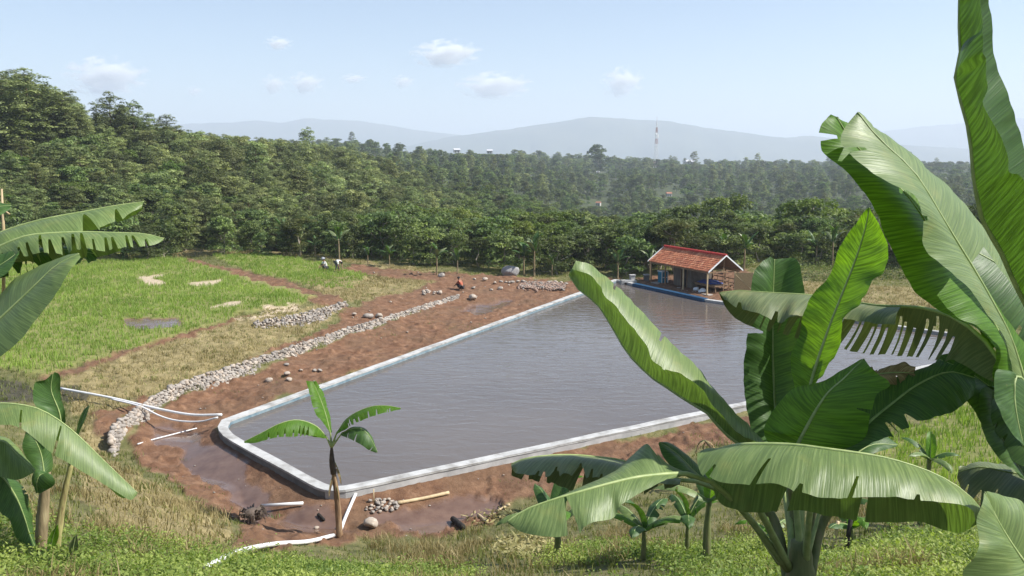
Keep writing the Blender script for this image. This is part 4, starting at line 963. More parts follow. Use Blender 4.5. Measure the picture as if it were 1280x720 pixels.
leaf_mesh(bp2, pl([(1300,500,6.0),(1272,470,5.9),(1268,500,5.8),(1276,545,5.75),(1290,590,5.75)]), pl([(1290,495,5.95),(1246,462,5.8),(1243,492,5.7),(1256,525,5.65),(1278,560,5.65),(1288,588,5.7)]),
          pl([(1310,500,6.1),(1300,480,6.1),(1300,510,6.1),(1300,550,6.0),(1295,588,5.8)]), 'mature', .10, .02, pet=[c2(-.05)], rib=.014)
leaf_mesh(bp2, pl([(1280,500,6.8),(1245,490,6.7),(1245,530,6.6),(1262,565,6.55),(1290,610,6.5)]), pl([(1270,495,6.75),(1226,485,6.6),(1226,530,6.5),(1242,562,6.45),(1275,597,6.45)]),
          pl([(1290,500,6.9),(1275,490,6.9),(1275,530,6.85),(1285,560,6.8),(1298,600,6.6)]), 'mature', .10, .02, pet=[c2(-.1, .1)], rib=.014)
leaf_mesh(bp2, pl([(1335,430,6.7),(1290,365,6.75),(1250,332,6.8),(1212,311,6.85),(1186,298,6.9)]), pl([(1325,520,6.5),(1268,480,6.5),(1228,425,6.55),(1200,360,6.65),(1185,302,6.85)]),
          pl([(1340,400,6.9),(1300,340,6.95),(1260,310,7.0),(1220,298,7.0),(1188,295,6.92)]), 'mature', .10, .02, tears=rtears(4, -1, .2, .9, .5, .05), pet=[c2(0, .2)], rib=.016)
leaf_mesh(bp2, pl([(1320,560,6.6),(1262,505,6.7),(1215,468,6.8),(1172,448,6.9)]), pl([(1310,600,6.45),(1248,563,6.5),(1214,512,6.55),(1188,478,6.65),(1170,452,6.85)]),
          pl([(1330,530,6.8),(1272,468,6.9),(1222,440,6.95),(1176,444,6.93)]), 'mature', .10, .025, tears=rtears(6, 0, .2, .9, .5, .05), pet=[c2(0, .2)], rib=.016)
# shaded dead-dark blade low on the right, and the near one in the corner
leaf_mesh(bp2, pl([(1350,610,6.6),(1300,598,6.7),(1260,590,6.8),(1225,584,6.9),(1198,590,7.0)]), pl([(1350,640,6.4),(1300,640,6.4),(1262,640,6.45),(1232,640,6.6),(1206,622,6.8),(1196,598,7.0)]),
          pl([(1350,600,6.9),(1300,590,7.0),(1262,584,7.05),(1228,580,7.1),(1200,586,7.02)]), 'old', .1, .03, tears=rtears(5, -1, .2, .9, .5, .06), pet=[c2(0, .1)], rib=.014)
leaf_mesh(bp2, pl([(1345,775,4.7),(1310,740,4.65),(1278,700,4.6),(1252,660,4.6),(1238,632,4.6),(1231,615,4.6)]),
          pl([(1300,790,4.5),(1250,770,4.4),(1203,725,4.35),(1216,695,4.35),(1221,675,4.4),(1219,650,4.45),(1226,630,4.5),(1230,616,4.6)]),
          pl([(1370,770,4.85),(1345,720,4.9),(1318,680,4.9),(1290,645,4.85),(1275,626,4.8),(1256,620,4.75),(1240,615,4.65),(1233,614,4.6)]), 'pale', .14, .015, pet=[c2(0, -.4, -.2), tuple(at(1380,720,5.2))], label='near pale leaf filling the bottom right corner')

# ---------------------------------------------------------------- the plant outside the photo to the left
b3 = at(-170, 640, 8.2); g3 = gz(b3.x, b3.y); C3 = at(-120, 380, 8.4)
bp3 = thing('banana_plant', 'banana plant whose long split leaves reach in from the left edge over the paddy', 'banana plant')
stem(bp3, [(b3.x, b3.y, g3-.15), (b3.x+.1, b3.y, (g3+C3.z)/2), tuple(C3)], [.15, .13, .08], stemg_m)
c3 = lambda dx=0, dy=0, dz=0: tuple(C3+Vector((dx, dy, dz-.15)))
leaf_mesh(bp3, pl([(-70,330,8.6),(-30,306,8.7),(0,291,8.8),(32,280,8.85),(64,272,8.9),(105,264.5,9.0),(144,257,9.1),(180,252,9.2)]),
          pl([(-70,336,8.4),(-30,325,8.4),(0,308,8.4),(32,304,8.45),(70,300,8.5),(105,293,8.6),(121,288,8.7),(147,276,8.9),(177,260,9.15)]),
          pl([(-65,334,8.9),(-20,318,9.1),(20,306,9.2),(60,297,9.3),(105,290,9.4),(134,284,9.4),(160,273,9.4),(178,262,9.3)]), 'pale', .10, .02,
          tears=[(-1,.70,.8,.14),(-1,.86,.6,.06),(-1,.42,.25,.02),(1,.8,.4,.05),(-1,.5,.3,.02)], pet=[c3()], label='upper long leaf with a deep split near its tip')
leaf_mesh(bp3, pl([(-60,345,8.3),(-20,318,8.3),(26,297,8.35),(57,292,8.4),(105,290,8.5),(144,291,8.55),(179,292,8.6),(205,298,8.65)]),
          pl([(-60,352,8.15),(-20,345,8.1),(20,326,8.1),(54,319,8.1),(80,319,8.15),(96,313,8.15),(128,315,8.2),(160,308,8.3),(192,304,8.5),(204,300,8.63)]),
          pl([(-58,350,8.5),(-15,338,8.6),(26,330,8.65),(57,328,8.7),(105,322,8.75),(144,316,8.8),(179,308,8.8),(203,300,8.7)]), 'pale', .12, .025,
          tears=[(-1, .18+.045*i+rng.uniform(-.01, .01), rng.uniform(.25, .9), rng.uniform(.01, .05)) for i in range(17)]+rtears(12, 1, .15, .95, .9, .07), pet=[c3()], label='lower long leaf hanging in ribbons')
leaf_mesh(bp3, pl([(-50,440,7.7),(-20,415,7.6),(0,398,7.6),(42,358,7.65),(70,332,7.7),(99,317,7.75)]),
          pl([(-50,430,7.9),(-20,392,7.95),(0,370,8.0),(19,350,8.0),(48,335,8.0),(73,323,7.95),(97,316,7.78)]),
          pl([(-45,460,7.5),(-20,458,7.4),(0,447,7.35),(26,425,7.35),(48,396,7.4),(70,367,7.45),(86,340,7.55),(101,322,7.72)]), 'pale', .08, .012,
          pet=[c3(.05, -.1)], label='broad smooth leaf slanting up across the paddy')
leaf_mesh(bp3, pl([(-60,360,8.5),(-10,335,8.9),(40,318,9.1),(85,312,9.2),(122,318,9.2)]), pl([(-58,365,8.4),(-10,352,8.7),(40,338,8.9),(85,332,9.0),(120,325,9.15)]), pl([(-58,358,8.6),(-10,330,9.1),(40,312,9.3),(85,308,9.4),(120,314,9.25)]), 'mature', .1, .03,
          tears=rtears(10, -1, .2, .95, .8, .07), pet=[c3()], rib=.014)
leaf_mesh(bp3, pl([(-60,380,8.0),(-20,345,8.05),(10,325,8.1),(26,312,8.15)]), pl([(-60,388,7.9),(-20,360,7.9),(10,338,7.95),(25,318,8.1)]), pl([(-58,372,8.1),(-20,332,8.2),(8,316,8.2),(24,310,8.18)]), 'mature', .1, .02, rib=.014, pet=[c3(-.05)])
leaf_mesh(bp3, pl([(-70,300,8.4),(-40,275,8.5),(-10,260,8.6),(14,257,8.65)]), pl([(-68,304,8.3),(-40,285,8.4),(-8,274,8.45),(12,262,8.6)]), pl([(-70,296,8.5),(-42,268,8.6),(-12,254,8.7),(12,255,8.68)]), 'mature', .1, .02, rib=.014, pet=[c3(-.05)])

# ---------------------------------------------------------------- the lower left plant with two bare stems
b4 = at(50, 692, 12.0); g4 = gz(b4.x, b4.y); C4 = at(58, 590, 12.0)
bp4 = thing('banana_plant', 'banana plant with two bare stems in the lower left corner', 'banana plant')
stem(bp4, [(b4.x, b4.y, g4-.1), tuple(at(53, 650, 12)), tuple(C4)], [.085, .08, .06], stem_m)
bb = at(68, 684, 12.15); s2 = stem(bp4, [(bb.x, bb.y, gz(bb.x, bb.y)-.1), tuple(at(78, 630, 12.15)), tuple(at(90, 575, 12.15))], [.06, .05, .035], simple('yellowish_stem', (.24, .22, .08), (.42, .38, .16), 4, .7, .4, .01, stretch=(3, 3, .5), c3=(.18, .12, .06)))
s2['label'] = 'thin yellowish leaning stem'
c4 = lambda dx=0, dy=0, dz=0: tuple(C4+Vector((dx, dy, dz)))
leaf_mesh(bp4, pl([(-45,520,11.2),(-10,505,11.15),(37,508,11.1),(67,521,11.1),(97,544,11.1),(131,577,11.1),(172,616,11.1)]),
          pl([(-45,535,10.9),(-10,532,10.8),(15,532,10.8),(34,541,10.8),(64,566,10.8),(82,577,10.8),(127,604,10.9),(150,618,10.95),(163,625,11.0),(171,619,11.1)]),
          pl([(-45,530,11.5),(0,528,11.5),(37,532,11.5),(67,548,11.5),(97,572,11.5),(125,600,11.45),(150,622,11.3),(170,620,11.15)]), 'pale', .08, .012,
          tears=[(-1,.52,.85,.015),(-1,.32,.7,.01)], pet=[tuple(at(-80,600,11.6)), tuple(at(-65,545,11.3))], label='big smooth leaf drooping to the right across both stems')
leaf_mesh(bp4, pl([(-40,560,11.5),(0,551,11.5),(19,566,11.5),(44,589,11.5)]), pl([(-40,585,11.3),(0,596,11.2),(22,600,11.3),(42,591,11.48)]), pl([(-38,548,11.7),(2,546,11.7),(24,562,11.65),(44,587,11.52)]), 'pale', .1, .012, rib=.014, pet=[tuple(at(-80,600,11.6))])
leaf_mesh(bp4, pl([(78,540,12.1),(74,515,12.1),(64,488,12.1),(66,468,12.1)]), pl([(72,540,12.0),(56,515,11.95),(43,505,11.9),(43,480,11.95),(57,474,12.05),(65,467,12.1)]), pl([(82,540,12.1),(82,520,12.1),(76,495,12.15),(75,470,12.15),(68,465,12.1)]), 'mature', .1, .02, rib=.014, pet=[tuple(at(88,580,12.1))], label='upright leaf, half dark and half pale')
leaf_mesh(bp4, pl([(93,575,12.2),(96,548,12.2),(103,525,12.2),(112,506,12.2)]), pl([(92,570,12.15),(98,545,12.1),(104,530,12.1),(112,508,12.19)]), pl([(94,570,12.25),(99,530,12.3),(106,512,12.3),(112,506,12.22)]), 'mature', .2, .01, rib=.012, n=50)
leaf_mesh(bp4, pl([(-20,585,11.7),(0,593,11.6),(19,619,11.6),(30,645,11.6),(37,667,11.6),(44,684,11.6)]), pl([(-22,592,11.6),(-12,615,11.45),(0,640,11.4),(12,650,11.4),(22,675,11.45),(42,685,11.58)]), pl([(-15,583,11.8),(15,596,11.85),(30,612,11.85),(38,635,11.8),(41,660,11.75),(45,682,11.62)]), 'mature', .1, .02, tears=rtears(4, 0, .3, .9, .6, .05), rib=.016, pet=[tuple(at(-70,600,11.7))])
leaf_mesh(bp4, pl([(56,598,11.9),(52,570,12.0),(45,552,12.0),(36,538,12.0)]), pl([(54,598,11.85),(38,580,11.9),(28,560,11.9),(32,540,11.98)]), pl([(60,596,12.0),(66,580,12.1),(60,556,12.1),(40,537,12.02)]), 'mature', .1, .01, rib=.012, n=60)
leaf_mesh(bp4, pl([(58,592,11.9),(50,594,11.75),(46,604,11.7),(47,616,11.7)]), pl([(58,590,11.9),(45,588,11.8),(40,600,11.75),(45,617,11.7)]), pl([(60,592,11.85),(66,596,11.7),(68,606,11.68),(50,617,11.7)]), 'mature', .15, .01, rib=.01, n=50)
leaf_mesh(bp4, pl([(62,692,11.9),(66,672,11.85),(72,655,11.8)]), pl([(60,692,11.85),(60,675,11.8),(71,656,11.8)]), pl([(64,692,11.95),(73,672,11.9),(73,656,11.8)]), 'young', .1, .01, rib=.008, n=40)
leaf_mesh(bp4, pl([(90,694,11.7),(92,682,11.7),(95,668,11.7)]), pl([(87,694,11.7),(86,682,11.7),(94,669,11.7)]), pl([(93,694,11.7),(98,682,11.7),(96,668,11.7)]), 'old', .1, .01, rib=.008, n=40)

# ---------------------------------------------------------------- the young plant beside the pond corner
b5 = ground_at(425, 671); D5 = b5.y; C5 = at(414.5, 559, D5)
bp5 = thing('banana_plant', 'slim young banana plant with four leaves standing alone by the near pond corner', 'banana plant')
stem(bp5, [(b5.x, b5.y, b5.z-.15), tuple(at(421, 620, D5)), tuple(at(416.5, 588, D5))], [.098, .085, .062], stemo_m)
stem(bp5, [tuple(at(417, 592, D5)), tuple(at(415, 576, D5)), tuple(C5)], [.085, .075, .035], simple('dark_sheath', (.035, .025, .02), (.10, .07, .05), 5, .85, .6, .015), 'dry_sheath')
c5 = lambda dx=0, dz=0: tuple(C5+Vector((dx, 0, dz)))
E5 = D5
leaf_mesh(bp5, pl([(408,546,E5),(394,532,E5-.2),(372.5,525,E5-.4),(351,529,E5-.6),(327,541,E5-.75),(305,552,E5-.85)]), pl([(406,548,E5-.1),(391,545,E5-.5),(366,546,E5-.75),(345,547,E5-.9),(320,553,E5-.95),(306,554,E5-.87)]),
          pl([(408,548,E5+.1),(393,546,E5+.2),(370,542,E5+.1),(350,544,E5-.1),(325,550,E5-.5),(306,553,E5-.83)]), 'young', .1, .02, tears=rtears(9, -1, .2, .95, .6, .03), rib=.02, pet=[c5()])
leaf_mesh(bp5, pl([(413,542,E5),(407,518,E5+.1),(399,495,E5+.2),(391,477,E5+.25)]), pl([(411,540,E5-.05),(403,527,E5-.1),(394,517,E5-.12),(388,497,E5),(382.5,476,E5+.2)]), pl([(415,540,E5),(412,521,E5+.2),(405,493,E5+.35),(395,476,E5+.28)]), 'young', .12, .02, tears=rtears(5, 0, .2, .9, .4, .03), rib=.02, pet=[c5()])
leaf_mesh(bp5, pl([(421,541,E5),(437,521,E5-.05),(461,509,E5-.1),(482,507,E5-.15),(501,510,E5-.2)]), pl([(422,543,E5-.1),(436,534,E5-.3),(455,524,E5-.4),(473,518,E5-.4),(500,512,E5-.22)]), pl([(421,540,E5+.1),(437,524,E5+.3),(461,514,E5+.25),(482,511,E5+.1),(501,511,E5-.18)]), 'young', .12, .02, tears=rtears(9, -1, .25, .95, .6, .03), rib=.02, pet=[c5()])
leaf_mesh(bp5, pl([(427,542,E5-.1),(440,536,E5-.2),(452,536,E5-.3),(462,546,E5-.4),(472,565,E5-.45)]), pl([(427,545,E5-.2),(437,548,E5-.45),(451,556,E5-.55),(460,562,E5-.55),(470,566,E5-.47)]), pl([(428,541,E5),(442,535,E5+.1),(455,538,E5),(465,548,E5-.2),(473,565,E5-.42)]), 'mature', .12, .03, tears=rtears(8, 0, .2, .95, .7, .04), rib=.018, pet=[c5()])

# ---------------------------------------------------------------- free-growing plants, one mesh per leaf
def arc_leaf(root, base, az, el, L, Wd, droop, kind, fold=.5, nt_=3, n=40, K=4, rib=.012, r=None):
    dirh = Vector((math.cos(az), math.sin(az), 0)); M = []; p = Vector(base); e = el
    st = 9
    for i in range(st+1):
        M.append(p.copy()); p = p+(dirh*math.cos(e)+Vector((0, 0, math.sin(e))))*L/st; e -= droop*(i+1)/st/st*2.1
    side = Vector((-math.sin(az), math.cos(az), 0)); A = []; B = []
    for i, q in enumerate(M):
        s = i/st; w_ = Wd*.5*(math.sin(math.pi*min(1, .10+s*.9))**.55)*(1 if s < .97 else .25)
        t = (M[min(i+1, st)]-M[max(i-1, 0)]).normalized(); nn = side.cross(t).normalized()
        if nn.z < 0: nn = -nn
        A.append(q+side*w_*math.cos(fold)-nn*w_*math.sin(fold)*(1 if el < 1.15 else -1)); B.append(q-side*w_*math.cos(fold)-nn*w_*math.sin(fold)*(1 if el < 1.15 else -1))
    leaf_mesh(root, [tuple(q) for q in M], [tuple(q) for q in A], [tuple(q) for q in B], kind, .08, .02*L, rtears(nt_, 0, .15, .95, .8, .05*L/1.5), n=n, K=K, rib=rib)
for q_ in range(5): arc_leaf(bp5, tuple(at(416+rng.uniform(-2, 2), 574+q_*7, D5)), q_*1.9, -1.15, rng.uniform(.45, .8), .13, .5, 'dead', 1.0, 4, 24, 3, .006)
def small_banana(loc, H, L, nl, label, group=None, stemr=.06, m=None, kinds=('mature', 'young', 'pale'), up=1.1, scale=1):
    o = thing('banana_plant', label, 'banana plant', loc, rng.uniform(0, 6), group)
    stem(o, [(0, 0, -.12), (.02, 0, H*.5), (0, .02, H)], [stemr, stemr*.85, stemr*.55], m or stemg_m)
    a0 = rng.uniform(0, 6)
    for i in range(nl):
        arc_leaf(o, (0, 0, H*.97), a0+i*2.4+rng.uniform(-.3, .3), min(1.4, rng.uniform(.35, 1.0)*up) if i else 1.35, L*rng.uniform(.75, 1.1), L*.30, rng.uniform(.7, 1.7), kinds[rng.integers(len(kinds))], rng.uniform(.3, .6), int(rng.integers(1, 5)))
    return o
for u, v, H, L, nl, lab in [(696,700,.85,1.35,5,'small banana plant half hidden below the lower left leaf of the big plant'),
                            (803,700,.62,1.0,7,'leafy banana sucker between two dark stems below the big plant, left of centre'),
                            (858,694,.75,.9,5,'dark leaved banana sucker just left of the withered double stem'),
                            (884,700,1.15,1.0,4,'withered banana plant with a thick double stem left of the big plant'),
                            (962,694,.45,.75,4,'low banana sucker close to the foot of the big plant on its left'),
                            (1062,690,.5,.85,5,'banana sucker beside the short wooden stakes'),
                            (1112,672,.55,1.0,6,'pair of broad suckers leaves under the pale lying leaf'),
                            (1150,655,.6,1.0,5,'banana sucker at the foot of the near terrace on the right'),
                            (1158,640,1.35,.9,5,'banana plant showing its top above the pale lying leaf, on the right'),
                            (640+65,640,.9,.9,5,'banana plant showing above the ageing olive leaf beside the pond edge')]:
    p_ = ground_at(u, v); small_banana(p_, H, L, nl, lab, None, .055 if H < .8 else .08)
# withered shoot with a yellow tip
p_ = ground_at(876, 612); o = thing('withered_shoot', 'thin withered banana shoot with a hanging yellow brown tip by the near pond bank', 'banana shoot', p_)
stem(o, [(0, 0, -.1), (.03, 0, .7), (.05, 0, 1.35), (.09, -.02, 1.6)], [.05, .04, .03, .015], stem_m, 'stalk')
for i in range(4): arc_leaf(o, (.07, 0, 1.58), i*1.7+.3, -.3, .55, .14, 1.6, 'dead', .9, 4, 24, 3, .006)
# banana plants along the forest edge
FAR_B = []
for k_ in range(3):
    FAR_B.append(small_banana((0, 0, -200), 1.5+.3*k_, 1.75, 4+k_, 'x', None, .09, stem_m, ('mature', 'mature', 'old'), 1.75))
far_spots = [(197,300,1.0,'slender banana plant beside the end of the long split leaf, behind the paddy'),(160+54,312,.9,'second banana plant at the paddy corner, right of the slender one'),
             (288,306,.85,'banana plant growing out of the dry grass hump'),(303,309,1.0,'banana plant with one round leaf right of the dry grass hump'),
             (358,319,1.15,'tall pale stemmed banana plant at the forest edge right of the grass hump'),(366,320,.7,'short banana plant close to the right of the pale stemmed one'),(376,319,1.1,'banana plant with a bare white stem third in the forest edge row'),
             (394,322,.7,'low banana plant behind the bending workers'),(424,326,1.1,'thin single stemmed banana plant just right of the bending workers'),(460,331,.7,'small banana plant on the bank between the workers and the dark shrubs'),
             (487,333,.75,'banana plant with leaning leaves at the foot of the dark shrubs'),(546,344,.85,'pale banana plant with a dead dark skirt beside a white stone'),
             (572,342,.8,'whitish sapling-like banana plant above the squatting worker'),
             (655,345,1.0,'banana clump beside the grey boulder'),(668,346,1.15,'banana plant with a white stalk right of the grey boulder'),(690,346,.8,'banana plant right of the white stalked one'),
             (772,350,.9,'banana plant behind the far pond corner'),(812,349,.8,'bushy banana plant left of the blue tank'),(823,349,.75,'banana plant touching the blue tank'),
             (1020,332,.9,'grey green banana plant at the edge of the crop rows'),(1040,333,.9,'banana plant with upright leaves beside the crop rows'),(905,334,1.0,'banana plant seen under the open gable of the hut'),(930,338,1.1,'banana plant right of the hut gable')]
for i, (u, v, s_, lab) in enumerate(far_spots):
    p_ = ground_at(u, v); dup(FAR_B[i % 3], p_, rng.uniform(0, 6), (s_*.9, s_*.9, s_*rng.uniform(.85, 1.15)), lab)
def rm_tree(o):
    for c in list(o.children): rm_tree(c)
    bpy.data.objects.remove(o)
for o in FAR_B: rm_tree(o)
# ================================================================== HUT BY THE POND
def tile_mat():
    m, nt, out = mat('clay_tiles'); p = N(nt, 'ShaderNodeBsdfPrincipled'); p.inputs['Roughness'].default_value = .8
    tc = N(nt, 'ShaderNodeTexCoord'); mp = N(nt, 'ShaderNodeMapping'); mp.inputs['Scale'].default_value = (4.2, 3.2, 3.2); nt.links.new(tc.outputs['Object'], mp.inputs[0])
    vo = N(nt, 'ShaderNodeTexVoronoi'); vo.inputs['Scale'].default_value = 1.0; nt.links.new(mp.outputs[0], vo.inputs['Vector'])
    sc_ = N(nt, 'ShaderNodeSeparateColor'); nt.links.new(vo.outputs['Color'], sc_.inputs[0])
    c = ramp(nt, sc_.outputs[0], [(.0, (.33, .10, .045)), (.45, (.50, .165, .075)), (.8, (.58, .23, .11)), (1, (.64, .31, .17))])
    c = mix(nt, ramp(nt, noise(nt, 1.1, 5), [(.45, (0, 0, 0)), (.75, (.6, .6, .6))]), c, (.30, .10, .06))
    nt.links.new(c, p.inputs['Base Color']); nt.links.new(p.outputs[0], out.inputs[0]); return m
tile_m = tile_mat()
ridge_m = simple('red_painted_ridge', (.40, .035, .03), (.62, .07, .05), 4, .6, .2, .01)
white_m = simple('white_paint', (.66, .70, .72), (.80, .82, .82), 3, .55, .15, .005)
wood_m = simple('weathered_wood', (.16, .10, .06), (.34, .23, .14), 4, .8, .4, .01, stretch=(3, 3, .5))
woodp_m = simple('pale_bamboo', (.36, .27, .15), (.58, .46, .28), 5, .6, .3, .01, stretch=(1, 1, .3))
dark_m = simple('dark_timber_and_shade', (.012, .010, .009), (.035, .03, .025), 4, .8, .3, .01)
wall_m = simple('weathered_plank_wall', (.10, .085, .07), (.20, .17, .14), 2.5, .85, .4, .012, stretch=(4, 1, .6))
matw_m = simple('woven_bamboo', (.34, .23, .11), (.56, .41, .22), 9, .8, .5, .01, stretch=(1, 1, 5))
tarp_m = simple('blue_tarpaulin', (.03, .05, .20), (.07, .12, .36), 4, .5, .3, .02)
tank_m = simple('teal_plastic', (.01, .13, .22), (.03, .22, .32), 2, .4, .1, .005)
HZ = math.atan2(-.912, .41); HO = Vector((11.35, 70.4, .30))
hut = thing('pond_hut', 'small open hut with a red clay tile roof beside the far pond end', 'hut', HO, HZ)
LR, WR, EV, RG = 8.1, 3.1, 1.72, 2.86        # roof length, width, eave and ridge height above the floor
def hut_part(name, m, f, parent=hut, mats=None):
    b = MB(); f(b); return b.build(name, m, parent, mats=mats)
# roof slopes built as courses of overlapping tiles
def slope(sgn):
    def f(b):
        n = 9; run = WR/2; rise = RG-EV; y0 = 0 if sgn < 0 else WR
        for i in range(n):
            a, c = i/n, (i+1.12)/n; c = min(c, 1)
            ya, yc = (y0+sgn*-1*run*a), (y0+sgn*-1*run*c); za, zc = EV+rise*a, EV+rise*c
            m_ = 27
            for j in range(m_):
                xa, xc = LR*j/m_, LR*(j+1)/m_-.015; h = .045+rng.uniform(-.008, .012); dz = rng.uniform(-.008, .008); xm = (xa+xc)/2
                V = [(xa, ya, za+h*.6+dz), (xm, ya, za+h*1.5+dz), (xc, ya, za+h*.6+dz), (xc, yc, zc+.008+dz), (xm, yc, zc+.03+dz), (xa, yc, zc+.008+dz),
                     (xa, ya, za+dz), (xc, ya, za+dz)]
                b.add(V, [(0, 1, 4, 5), (1, 2, 3, 4), (6, 7, 2, 1, 0)] if True else [])
    return f
rf = hut_part('roof', wood_m, lambda b: [b.add([(0.03, .05, EV-.03), (LR-.03, .05, EV-.03), (LR-.03, WR/2, RG-.035), (.03, WR/2, RG-.035)], [(0, 1, 2, 3)]),
                                        b.add([(0.03, WR-.05, EV-.03), (LR-.03, WR-.05, EV-.03), (LR-.03, WR/2, RG-.035), (.03, WR/2, RG-.035)], [(0, 3, 2, 1)])])
hut_part('tile_slope', tile_m, slope(-1), rf); hut_part('tile_slope', tile_m, slope(1), rf)
def rcap(b):
    for j in range(20):
        x = LR*j/20; b.tube([(x, WR/2, RG+.045), (x+LR/20+.03, WR/2, RG+.06)], [.115, .10], 8)
hut_part('ridge_cap', ridge_m, rcap, rf)
def barge(x, s):
    def f(b):
        y0 = -.06 if s < 0 else WR+.06
        for t in (0,): b.add([(x, y0, EV-.08), (x, WR/2, RG-.02), (x, WR/2, RG+.09), (x, y0, EV+.05), (x+.035, y0, EV-.08), (x+.035, WR/2, RG-.02), (x+.035, WR/2, RG+.09), (x+.035, y0, EV+.05)],
              [(0, 1, 2, 3), (7, 6, 5, 4), (0, 4, 5, 1), (3, 2, 6, 7), (0, 3, 7, 4), (1, 5, 6, 2)])
    return f
for s in (-1, 1):
    hut_part('bargeboard', white_m, barge(LR+.012, s), rf); hut_part('bargeboard', white_m, barge(-.05, s), rf)
hut_part('rafter_frame', wood_m, lambda b: [b.box((x, WR/2, EV-.09), (.07, WR-.3, .09)) for x in (.3, 2.3, 4.7, 6.3, 7.85)]+[b.box((LR/2, y, EV-.09), (LR-.3, .08, .10)) for y in (.12, WR-.12)]
         +[b.box((x, WR/2, (EV+RG)/2-.12), (.06, .06, RG-EV-.1)) for x in (.3, 2.3, 4.7, 7.85)], rf)
for x, y, m_ in ((.25, .12, wood_m), (2.3, .12, wood_m), (4.75, .12, woodp_m), (7.8, .12, woodp_m), (7.8, WR-.14, woodp_m), (4.75, WR-.14, wood_m), (.25, WR-.14, wood_m), (6.3, WR-.14, wood_m)):
    hut_part('post', m_, lambda b: b.box((x, y, EV/2-.16), (.095, .095, EV+.12), bev=.012))
# room with a dark doorway
def room(b):
    x0, x1, y0, y1, h = 2.3, 4.72, .95, 2.85, EV-.05; t = .06
    b.box(((x0+3.38)/2, y0, h/2), (3.38-x0, t, h)); b.box(((4.14+x1)/2, y0, h/2), (x1-4.14, t, h)); b.box((3.76, y0, h-.10), (.76, t, .2))
    b.box((x0, (y0+y1)/2+.031, h/2), (t, y1-y0, h)); b.box((x1, (y0+y1)/2+.031, h/2), (t, y1-y0, h)); b.box(((x0+x1)/2, y1+.032, h/2), (x1-x0-.07, t, h))
rm = hut_part('plank_room', wall_m, room)
hut_part('door', dark_m, lambda b: b.box((3.76, .98, .80), (.72, .04, 1.6)), rm)
hut_part('door_frame', wood_m, lambda b: [b.box((x, .905, .82), (.06, .04, 1.64)) for x in (3.36, 4.16)]+[b.box((3.76, .905, 1.67), (.86, .04, .06))], rm)
hut_part('floor_slab', simple('hut_floor', (.30, .27, .24), (.46, .42, .38), 2, .9, .3, .01), lambda b: b.box((LR/2, WR/2, -.20), (LR-.2, WR-.2, .32)))
hut_part('platform', wood_m, lambda b: [b.box((6.2, 1.9, .50), (2.7, 1.7, .06)), b.box((6.2, 1.14, .42), (2.6, .05, .12))]+[b.box((x, y, .23), (.08, .08, .48)) for x in (5.0, 7.4) for y in (1.2, 2.6)])
def rail(b):
    for z in (.95, .62): b.box((6.3, WR-.06, z), (3.0, .04, .08))
    for x in (5.2, 5.9, 6.6, 7.3): b.box((x, WR-.02, .62), (.05, .035, .85))
    for z in (1.0, .70, .40): b.box((7.93, 2.2, z), (.04, 1.5, .08))
    for y in (1.5, 2.0, 2.5): b.box((7.97, y, .62), (.035, .06, .85))
hut_part('railing', wood_m, rail)
# things in and round the hut
def tarp(name, x, y, z, w, d_, label):
    n = 14; V = []; F = []
    for i in range(n):
        for j in range(n):
            fx, fy = i/(n-1)-.5, j/(n-1)-.5
            V.append((fx*w, fy*d_, .10*float(vnoise(np.array([fx*5+x]), np.array([fy*5+y]))[0])+.07*(1-4*fx*fx)*(1-4*fy*fy)*2+ (.0 if max(abs(fx), abs(fy)) < .49 else -.06)))
    for i in range(n-1):
        for j in range(n-1): a = i*n+j; F.append((a, a+n, a+n+1, a+1))
    o = mesh_obj(name, V, F, tarp_m, smooth=True); so_ = o.modifiers.new('thick', 'SOLIDIFY'); so_.thickness = .02
    M_ = Matrix.Translation(HO) @ Matrix.Rotation(HZ, 4, 'Z') @ Matrix.Translation((x, y, z)); o.matrix_world = M_; tag(o, label, 'tarpaulin')
tarp('tarpaulin', 5.9, 1.85, .60, 1.9, 1.3, 'crumpled dark blue tarpaulin on the platform inside the open hut')
H2 = lambda x, y, z: Matrix.Translation(HO) @ Matrix.Rotation(HZ, 4, 'Z') @ Vector((x, y, z))
def sack(x, y, z, s, label, m):
    pv, pf = rock_verts(3, rng, (1, 1, 1)); o = mesh_obj('sack', pv*np.array([s*1.3, s, s*.7]), pf, m, smooth=True); o.location = H2(x, y, z+s*.45); o.rotation_euler = (0, 0, rng.uniform(0, 3)); tag(o, label, 'sack')
sack(5.6, .75, -.04, .26, 'white feed sack on the floor in front of the hut platform', white_m); sack(6.5, .65, -.04, .28, 'second white feed sack nearer the front corner post', white_m)
tk = thing('water_tank', 'blue plastic water tank with a white frame left of the hut room', 'water tank', H2(1.0, .75, -.04), HZ)
b = MB(); b.box((0, 0, .50), (.62, .55, .92), bev=.06); b.build('tank_body', tank_m, tk)
b = MB(); b.box((0, 0, .99), (.70, .62, .07), bev=.02); b.build('lid', white_m, tk)
b = MB(); [b.box((.34, y, .5), (.05, .05, .96)) for y in (-.29, .29)]; b.box((.34, 0, .5), (.04, .5, .05)); b.build('white_frame', white_m, tk)
sc2 = thing('bamboo_screen', 'upright woven bamboo screen standing right of the hut gable', 'screen', tuple(ground_at(929, 366)), R(-12))
b = MB(); b.box((0, 0, .80), (1.25, .03, 1.45)); b.build('woven_panel', matw_m, sc2)
for x in (-.66, .66): b = MB(); b.tube([(x, 0, -.1), (x, 0, 1.6)], .04, 8); b.build('stake', woodp_m, sc2)
b = MB(); b.tube([(-.6, -.045, 1.35), (.6, -.045, .25)], .025, 6); b.build('brace', woodp_m, sc2)
